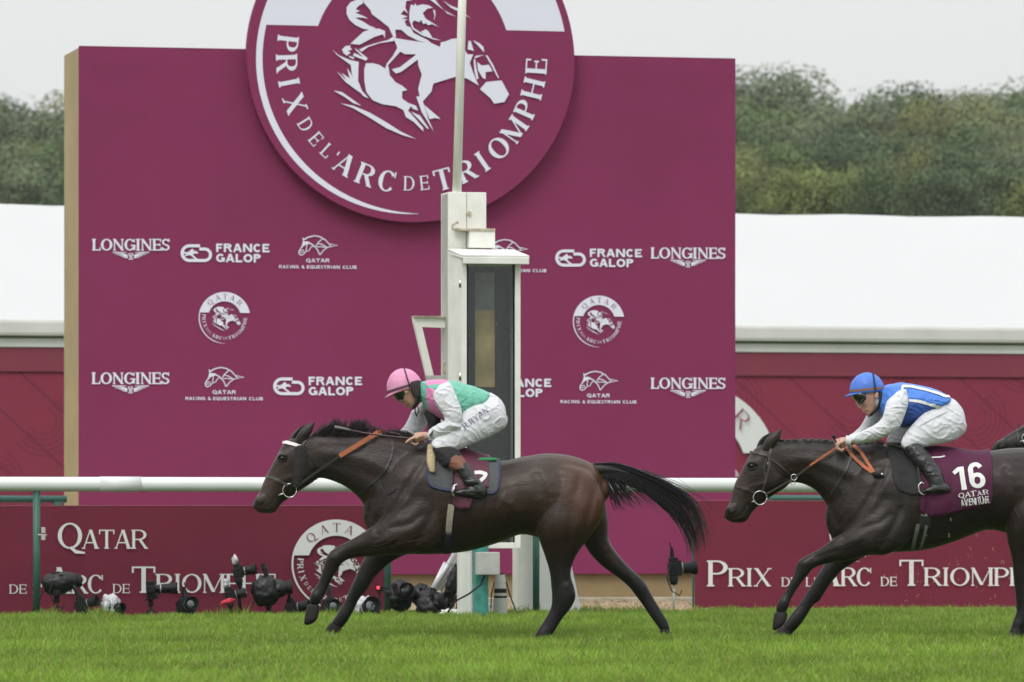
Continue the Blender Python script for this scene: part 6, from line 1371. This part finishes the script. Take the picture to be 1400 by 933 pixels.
for s, nm in ((-1, ''), (1, '')):
    dx, dy = (0, 0) if s == -1 else (-9, -2)
    cloth('knee_cover', [[(592+dx,617+dy,612+dx,610+dy,12,s*39),(597+dx,627+dy,622+dx,613+dy,13,s*43),(606+dx,639+dy,632+dx,621+dy,12.5,s*48)]], D1, r1, m_blacksock, .007, 2, .003)
    cloth('boot_top', [[(608+dx,634+dy,629+dx,620+dy,12,s*48),(614+dx,640+dy,635+dx,627+dy,11.5,s*51),(623+dx,646+dy,641+dx,635+dy,11,s*54)]], D1, r1, m_bt2, .006, 2, .002)
    cloth('boot', [[(620+dx,644+dy,639+dx,632+dy,11,s*53),(627+dx,649+dy,645+dx,641+dy,10,s*56),(631+dx,656+dy,650+dx,649+dy,9.5,s*58),(636+dx,664+dy,658+dx,659+dy,9.5,s*60)],
      [(661+dx,661+dy,662+dx,682+dy,8,s*60),(651+dx,659+dy,651+dx,683+dy,9,s*60),(640+dx,666+dy,640+dx,681.5+dy,9.5,s*60),(629+dx,669+dy,629+dx,679+dy,9,s*60),(620.5+dx,672+dy,620.5+dx,677+dy,6,s*60)]], D1, r1, m_boot, .006, 2, .0035, freq=(20,20,50))
    mb = MB(); c = W(620.5+dx, 671+dy, D1) + Vector((0, s*60*k1, 0)); n = 20; mb.tube([c + Vector((2.5*k1*math.cos(a)-0*k1, 8.5*k1*math.sin(a), 7.5*k1*math.cos(a))) for a in [2*math.pi*i/n for i in range(n+1)]], .006, 8)
    if s == -1: mb.tube([W(x, y, D1) + Vector((0, s*66*k1, 0)) for x, y in ((626,662.5),(621,665),(619,671),(619.5,676),(623,679.5))], .007, 8)
    mb.build('stirrup_iron', M['metal'], rt1, smooth=True)
    mb = MB(); mb.tube([W(620+dx, 662+dy, D1) + Vector((0, s*60*k1, 0)), W(618+dx, 622+dy, D1) + Vector((0, s*45*k1, 0))], .009, 6); mb.build('stirrup_leather', m_leather, rt1)
hm1 = helmet(D1, r1, 553.5, 531, 24.5, 27.5, 19.5, -17, mat('pink_cap', (.66,.27,.44), .55, .12, 14, .3, 22), 6.5, mat('dark_cap_band', (.09,.035,.06), .6), .30)
mb = MB(); loft(mb, [(533.5,532,561,527,18,0),(535.5,539,561,535,18,0),(541,546,556,543,14.5,0)], p1f, k1, 20); q = fuse(mb, .005, 2); q.build('goggles', m_gog, r1, smooth=True)
mb = MB(); mb.tube([p1f(555.5, 535.5) + Vector((0, -15.5*k1, 0)), p1f(555.5, 535.5) + Vector((0, -18.2*k1, 0))], 2.6*k1, 14); mb.build('goggle_vent', mat('brass_vent', (.35,.30,.10), .5), r1, bevel=.001)
for s in (-1, 1):
    mb = MB(); loft(mb, [(561,524,575,521,2.5,s*17.5),(562,534,575,533,2.6,s*17),(565,542,573,543,2.2,s*15)], p1f, k1, 14); mb.build('ear_pad', mat('dark_pad', (.05,.035,.04), .9, .4, 60, .5, 120) if s == -1 else bpy.data.materials['dark_pad'], r1, smooth=True)
    mb = MB(); mb.tube([p1f(x, y) + Vector((0, s*yy*k1, 0)) for x, y, yy in ((573,528,16),(574,540,15),(571,551,11),(566,557,5),(564,558.5,0))], .008, 8); mb.build('chin_strap', m_blacksock, r1, smooth=True)
mb = MB(); mb.tube([p1f(568,556) + Vector((0,-6*k1,0)), p1f(567.5,563) + Vector((0,-6*k1,0)), p1f(570,570) + Vector((0,-5*k1,0))], .005, 6); mb.tube([p1f(571,555) + Vector((0,-7*k1,0)), p1f(573,562) + Vector((0,-7*k1,0)), p1f(569,569) + Vector((0,-6*k1,0))], .004, 6); mb.build('strap_end', m_blacksock, r1, smooth=True)
def cuffring(D, cx, cy, ang_, r, w, y, m, parent, nm):
    k = D/F; c = W(cx, cy, D) + Vector((0, y*k, 0)); d = Vector((math.cos(R(ang_)), 0, math.sin(R(ang_)))); mb = MB(); mb.tube([c - d*w*k/2, c + d*w*k/2], r*k, 18); return mb.build(nm, m, parent, bevel=.002, smooth=True)
cuffring(D1, 588, 594.5, -32, 7.2, 5, -32.5, m_whitecloth, r1, 'cuff'); cuffring(D1, 591.5, 592, -35, 8.2, 1.8, -34, m_blacksock, r1, 'wristband'); cuffring(D1, 543, 597, -10, 6.2, 5, 26, m_whitecloth, r1, 'cuff')
wh = thing('whip', W(569, 601, D1) + Vector((0, -31*k1, 0)), 'black riding whip held across the leading horse\'s neck', 'whip')
mb = MB(); mb.tube([W(x, y, D1) + Vector((0, yy*k1, 0)) for x, y, yy in ((580,603.5,-31),(559,600,-31),(530,597,-28),(500,593,-25),(478,588.5,-23))], [.0085,.008,.006,.006,.0065], 8); mb.build('shaft', mat('whip_shaft', (.05,.015,.02), .4), wh, smooth=True)
mb = MB(); mb.tube([W(x, y, D1) + Vector((0, yy*k1, 0)) for x, y, yy in ((480,589,-23),(470,586.5,-22),(458,584.5,-21))], [.008,.010,.012], 8); mb.build('flap', mat('whip_flap', (.14,.13,.13), .6), wh, smooth=True)
# ---------------- rider two
r2 = thing('person', W(1272, 690, D2), 'jockey in blue jersey with white stripes and blue cap riding horse number 16', 'person')
p2f = pl2
mb = MB(); lf = lambda rows, **kw: loft(mb, rows, p2f, k2, 16, **kw)
lf([(1174,522,1197,519,11,0),(1168,532,1203,529,14.5,0),(1166,542,1205,540,16,0),(1171,549,1203,549,14,0),(1179,557,1200,557,11,0),(1181.5,563,1197,562,9,0),(1184,567,1193,566,6.5,0)])
lf([(1169,551,1180,552,3,0),(1173,557.6,1183,558,4,0)]); lf([(1178.5,560.5,1184,561.5,4.6,0),(1179.5,563.2,1185,564,4.4,0)], sub=1)
for s in (-1, 1): mb.sphere(p2f(1197.5, 541) + Vector((0, s*16*k2, 0)), (2.8*k2, 1.6*k2, 4.8*k2), 10, 8, Matrix.Rotation(R(10), 3, 'Y'))
lf([(1198,530,1194,560,11,0),(1206,532,1202,562,12,0),(1218,532,1212,566,14,0)])
lf([(1218,530,1220,566,26,0),(1232,528,1230,574,33,0),(1252,532,1246,576,31,0),(1280,540,1268,572,28,0),(1300,550,1284,586,27,0),(1312,566,1298,592,20,0)])
for s, dx in ((-1, 0), (1, -15)):
    lf([(1306+dx,560,1314+dx,592,12,s*16),(1270+dx,572,1292+dx,598,12,s*24),(1246+dx,588,1266+dx,606,11,s*31),(1232+dx,602,1244+dx,612,9,s*36)])
    lf([(1234+dx,612,1250+dx,606,9,s*38),(1248+dx,634,1262+dx,626,8,s*46),(1264+dx,652,1276+dx,646,6.5,s*54),(1272+dx,662,1284+dx,658,6,s*58)])
    lf([(1285+dx,662,1287+dx,673,6,s*59),(1270+dx,666,1270+dx,675,6,s*59),(1257+dx,671,1257+dx,676,5,s*59)])
lf([(1220,545,1232,544,7,-26),(1215,556,1231,556,8,-34),(1208,572,1226,574,8.5,-40)]); lf([(1206,575,1222,584,8,-40),(1190,586,1203,596,7,-37),(1172,594,1179,603,5.8,-32),(1158,599,1161,606,5.2,-28)])
lf([(1210,536,1222,534,9,30),(1198,556,1214,558,9,36),(1190,570,1204,578,8,38)]); lf([(1188,572,1202,580,7.5,38),(1176,588,1188,594,6.5,30),(1160,599,1166,605,5,22),(1152,602,1156,608,5,16)])
hand(mb, p2f, k2, 1157, 603.5, 1147, 606, -27, -1, 1.2); hand(mb, p2f, k2, 1154, 605, 1144, 607, 14, 1, 1.2)
fb2 = fuse(mb, .0040, 1); fb2.build('body', m_skin, r2, smooth=True)
m_lip = mat('lip', (.20,.06,.05), .5)
mb = MB(); mb.tube([p2f(x, y) + Vector((0, yy*k2, 0)) for x, y, yy in ((1187,561.5,-9),(1182.5,562,-5.5),(1179.6,562,0),(1182.5,562,5.5))], .0035, 6); mb.build('mouth', m_lip, r2, smooth=True)
mb = MB(); mb.tube([p1f(x, y) + Vector((0, yy*k1, 0)) for x, y, yy in ((559.5,552.8,-9.5),(556,553.7,-6.5),(552.6,554.2,0),(556,553.7,6.5))], .0035, 6); mb.build('mouth', m_lip, r1, smooth=True)
BL, BL_SHADE = (.065,.20,.64), (.030,.090,.36)
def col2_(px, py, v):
    return BL_SHADE if (py > 549 + (px-1241)*.20 + 1 and px > 1225) else BL  # shade on the lower part of the jersey, painted as a darker blue
T2 = [(1205,531,1200,560,14,0),(1211,527,1207,570,22,0),(1220,525,1216,578,31,0),(1231,523,1226,583,36,0),(1247,525,1239,585,36.5,0),(1264,528.5,1254,580,35,0),(1281,533,1270,571,33,0),(1298,542,1287,561,30,0)]
m_j2 = mat('blue_silk', (0,0,0), .55, .06, 12, .5, 14, attr=True, spec=.35, sheen=.2)
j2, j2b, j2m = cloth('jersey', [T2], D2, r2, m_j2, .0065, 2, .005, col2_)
def stripe(pts, w, bvh, D, m, parent): 
    P = dens(pts, 2.0); g = Glyphs(); g.line(P, w); return g.mesh(prj(bvh, D), .003, .0).build('stripe', m, parent)
stripe([(1229,541),(1231.5,534),(1233,529.5),(1245,530),(1262,534),(1280,539),(1291,543.5),(1299,543)], 3.4, j2b, D2, M['wprint'], j2); stripe([(1240,548.5),(1252,549.5),(1270,554),(1289,558.5)], 3.8, j2b, D2, M['wprint'], j2)
cloth('sleeve', [[(1221,540,1238,536,12,-28),(1210,550,1240,550,13.5,-34),(1206,564,1236,564,13,-38),(1203,573,1230,580,12,-40)], [(1206,570,1228,584,12.5,-40),(1194,581,1211,597,11,-38),(1178,589.5,1190,605,9.5,-34),(1160,597,1168,608,7.5,-29)]], D2, r2, m_whitecloth, .0065, 2, .006)
cloth('sleeve', [[(1212,536,1226,534,11,28),(1194,554,1212,556,12,36),(1187,564,1206,578,11.5,38)], [(1188,566,1204,580,11,38),(1176,585,1192,594,9,31),(1160,597,1168,606,7,23)]], D2, r2, m_whitecloth, .0065, 2, .006)
for cx_ in (1166.5, 1171.5): cuffring(D2, cx_, 601.5 - (cx_-1166)*.25, -12, 7.6, 2.6, -29.5, mat('gold_band', (.45,.33,.15), .6) if cx_ < 1170 else bpy.data.materials['gold_band'], r2, 'sleeve_band')
cuffring(D2, 1158, 603.3, -10, 6.8, 8, -28, m_whitecloth, r2, 'cuff')
cloth('collar', [[(1201,532,1197,560,12.5,0),(1207,530,1203,563,14.5,0)]], D2, r2, mat('white_collar', (.5,.52,.56), .7), .006, 2, .003)
bre2, bre2b, _ = cloth('breeches', [[(1284,537,1262,576,27,0),(1297,542.5,1270,583,30,0),(1308,549,1282,594,32,0),(1317,562,1295,599,30,0),(1320,576,1306,598,22,0),(1316,588,1311,595,10,0)],
   [(1300,556,1316,594,18,-14),(1276,556,1304,603,18,-20),(1260,566,1290,607,17,-26),(1246,580,1272,610,16,-31),(1236,592,1256,614,14,-35),(1230,602,1244,618,11,-38)],
   [(1285,556,1300,594,18,14),(1262,560,1290,603,17,20),(1244,572,1272,607,16,26),(1230,582,1256,610,15,31),(1220,590,1240,612,13,35),(1216,598,1228,612,10,37)]], D2, r2, m_breech, .0075, 3, .0055)
stripe([(1254,584),(1270,575),(1285,568),(1293,564)], .8, bre2b, D2, mat('seam', (.25,.25,.26), .8), bre2)
for s, dx in ((-1, 0), (1, -15)):
    cloth('boot', [[(1231+dx,612,1251+dx,604,12,s*38),(1235+dx,618,1259+dx,611,12.5,s*42),(1243+dx,631,1268+dx,623,12,s*48),(1254+dx,643,1277+dx,636,10.5,s*53),(1262+dx,655,1284+dx,648,9.5,s*57),(1267+dx,664,1288+dx,660,9.5,s*59)],
      [(1291+dx,662,1291.5+dx,675,8,s*60),(1281+dx,659,1281+dx,676.5,9,s*60),(1271+dx,663,1271+dx,676.5,9.5,s*60),(1262+dx,667,1262+dx,676,9,s*60),(1253+dx,671.5,1253+dx,676,6,s*60)]], D2, r2, m_boot, .006, 2, .003, freq=(20,20,50))
    mb = MB(); mb.tube([W(1252+dx+x*.9, 668+z, D2) + Vector((0, s*60*k2 + yy*k2, 0)) for x, z, yy in ((8,-5,-7),(3,-8,-7),(-1,-4,-8),(-1,4,-8),(3,8,-8),(10,9,-6),(10,9,6),(3,8,8),(-1,4,8),(-1,-4,8),(4,-8,5))], .006, 8); mb.build('stirrup_iron', M['metal'], rt2, smooth=True)
    mb = MB(); mb.tube([W(1254+dx, 660, D2) + Vector((0, s*60*k2, 0)), W(1250+dx, 622, D2) + Vector((0, s*46*k2, 0))], .009, 6); mb.build('stirrup_leather', m_leather, rt2)
strap_on(bre2b, [(1268,626),(1275,640)], D2, .1, m_leather, rt2, 'spare_strap', .001) if False else None
hm2 = helmet(D2, r2, 1185.5, 534.5, 24.0, 25.0, 19.5, -5.5, mat('blue_cap', (.06,.17,.60), .5, .12, 14, .3, 22), 8.5, mat('tan_cap_band', (.22,.11,.06), .7), .42)
mb = MB(); loft(mb, [(1163.5,540,1190,538,18,0),(1166.5,545.5,1189,545,17.5,0),(1172,551,1181,551,14,0)], p2f, k2, 20); q = fuse(mb, .005, 2); q.build('goggles', m_gog, r2, smooth=True)
mb = MB(); loft(mb, [(1196,533,1208,533,13,0),(1198,542,1207,542,13,0),(1200,549,1205,549,11,0)], p2f, k2, 16); q = fuse(mb, .006, 2); q.build('hair', mat('brown_hair', (.03,.018,.012), .8, .4, 60, .6, 150), r2, smooth=True)
for s in (-1, 1):
    mb = MB(); mb.tube([p2f(x, y) + Vector((0, s*yy*k2, 0)) for x, y, yy in ((1203,536,15),(1203,548,15),(1199,560,11),(1191,567,5),(1188,568.5,0))], .010, 8); mb.build('chin_strap', m_blacksock, r2, smooth=True)
wh2 = thing('whip', W(1140, 600, D2) + Vector((0, -26*k2, 0)), 'short black whip handle with knob in the second rider\'s fist', 'whip')
mb = MB(); mb.tube([W(1143, 609, D2) + Vector((0,-29*k2,0)), W(1139.5, 600, D2) + Vector((0,-27*k2,0))], .006, 8); mb.build('handle', M['rubber'], wh2, smooth=True)
mb = MB(); mb.sphere(W(1138.5, 597.5, D2) + Vector((0,-27*k2,0)), .014, 10, 8); mb.build('knob', M['metal'] if False else M['black'], wh2, smooth=True)
# air between the course and the wood
hz = MB(); hz.box(Vector((-400, -20, -1.0)), Vector((800, 0, 0)), Vector((0, 480, 0)), Vector((0, 0, 46)))
m_hz = bpy.data.materials.new('haze'); m_hz.use_nodes = True; q_ = m_hz.node_tree; q_.nodes.clear(); o_ = q_.nodes.new('ShaderNodeOutputMaterial'); v_ = q_.nodes.new('ShaderNodeVolumePrincipled')
v_.inputs['Density'].default_value = .00017; v_.inputs['Color'].default_value = (.93, .96, 1, 1); q_.links.new(v_.outputs[0], o_.inputs['Volume'])
tag(hz.build('haze', m_hz), 'thin damp haze between the racecourse and the wood', kind='stuff')
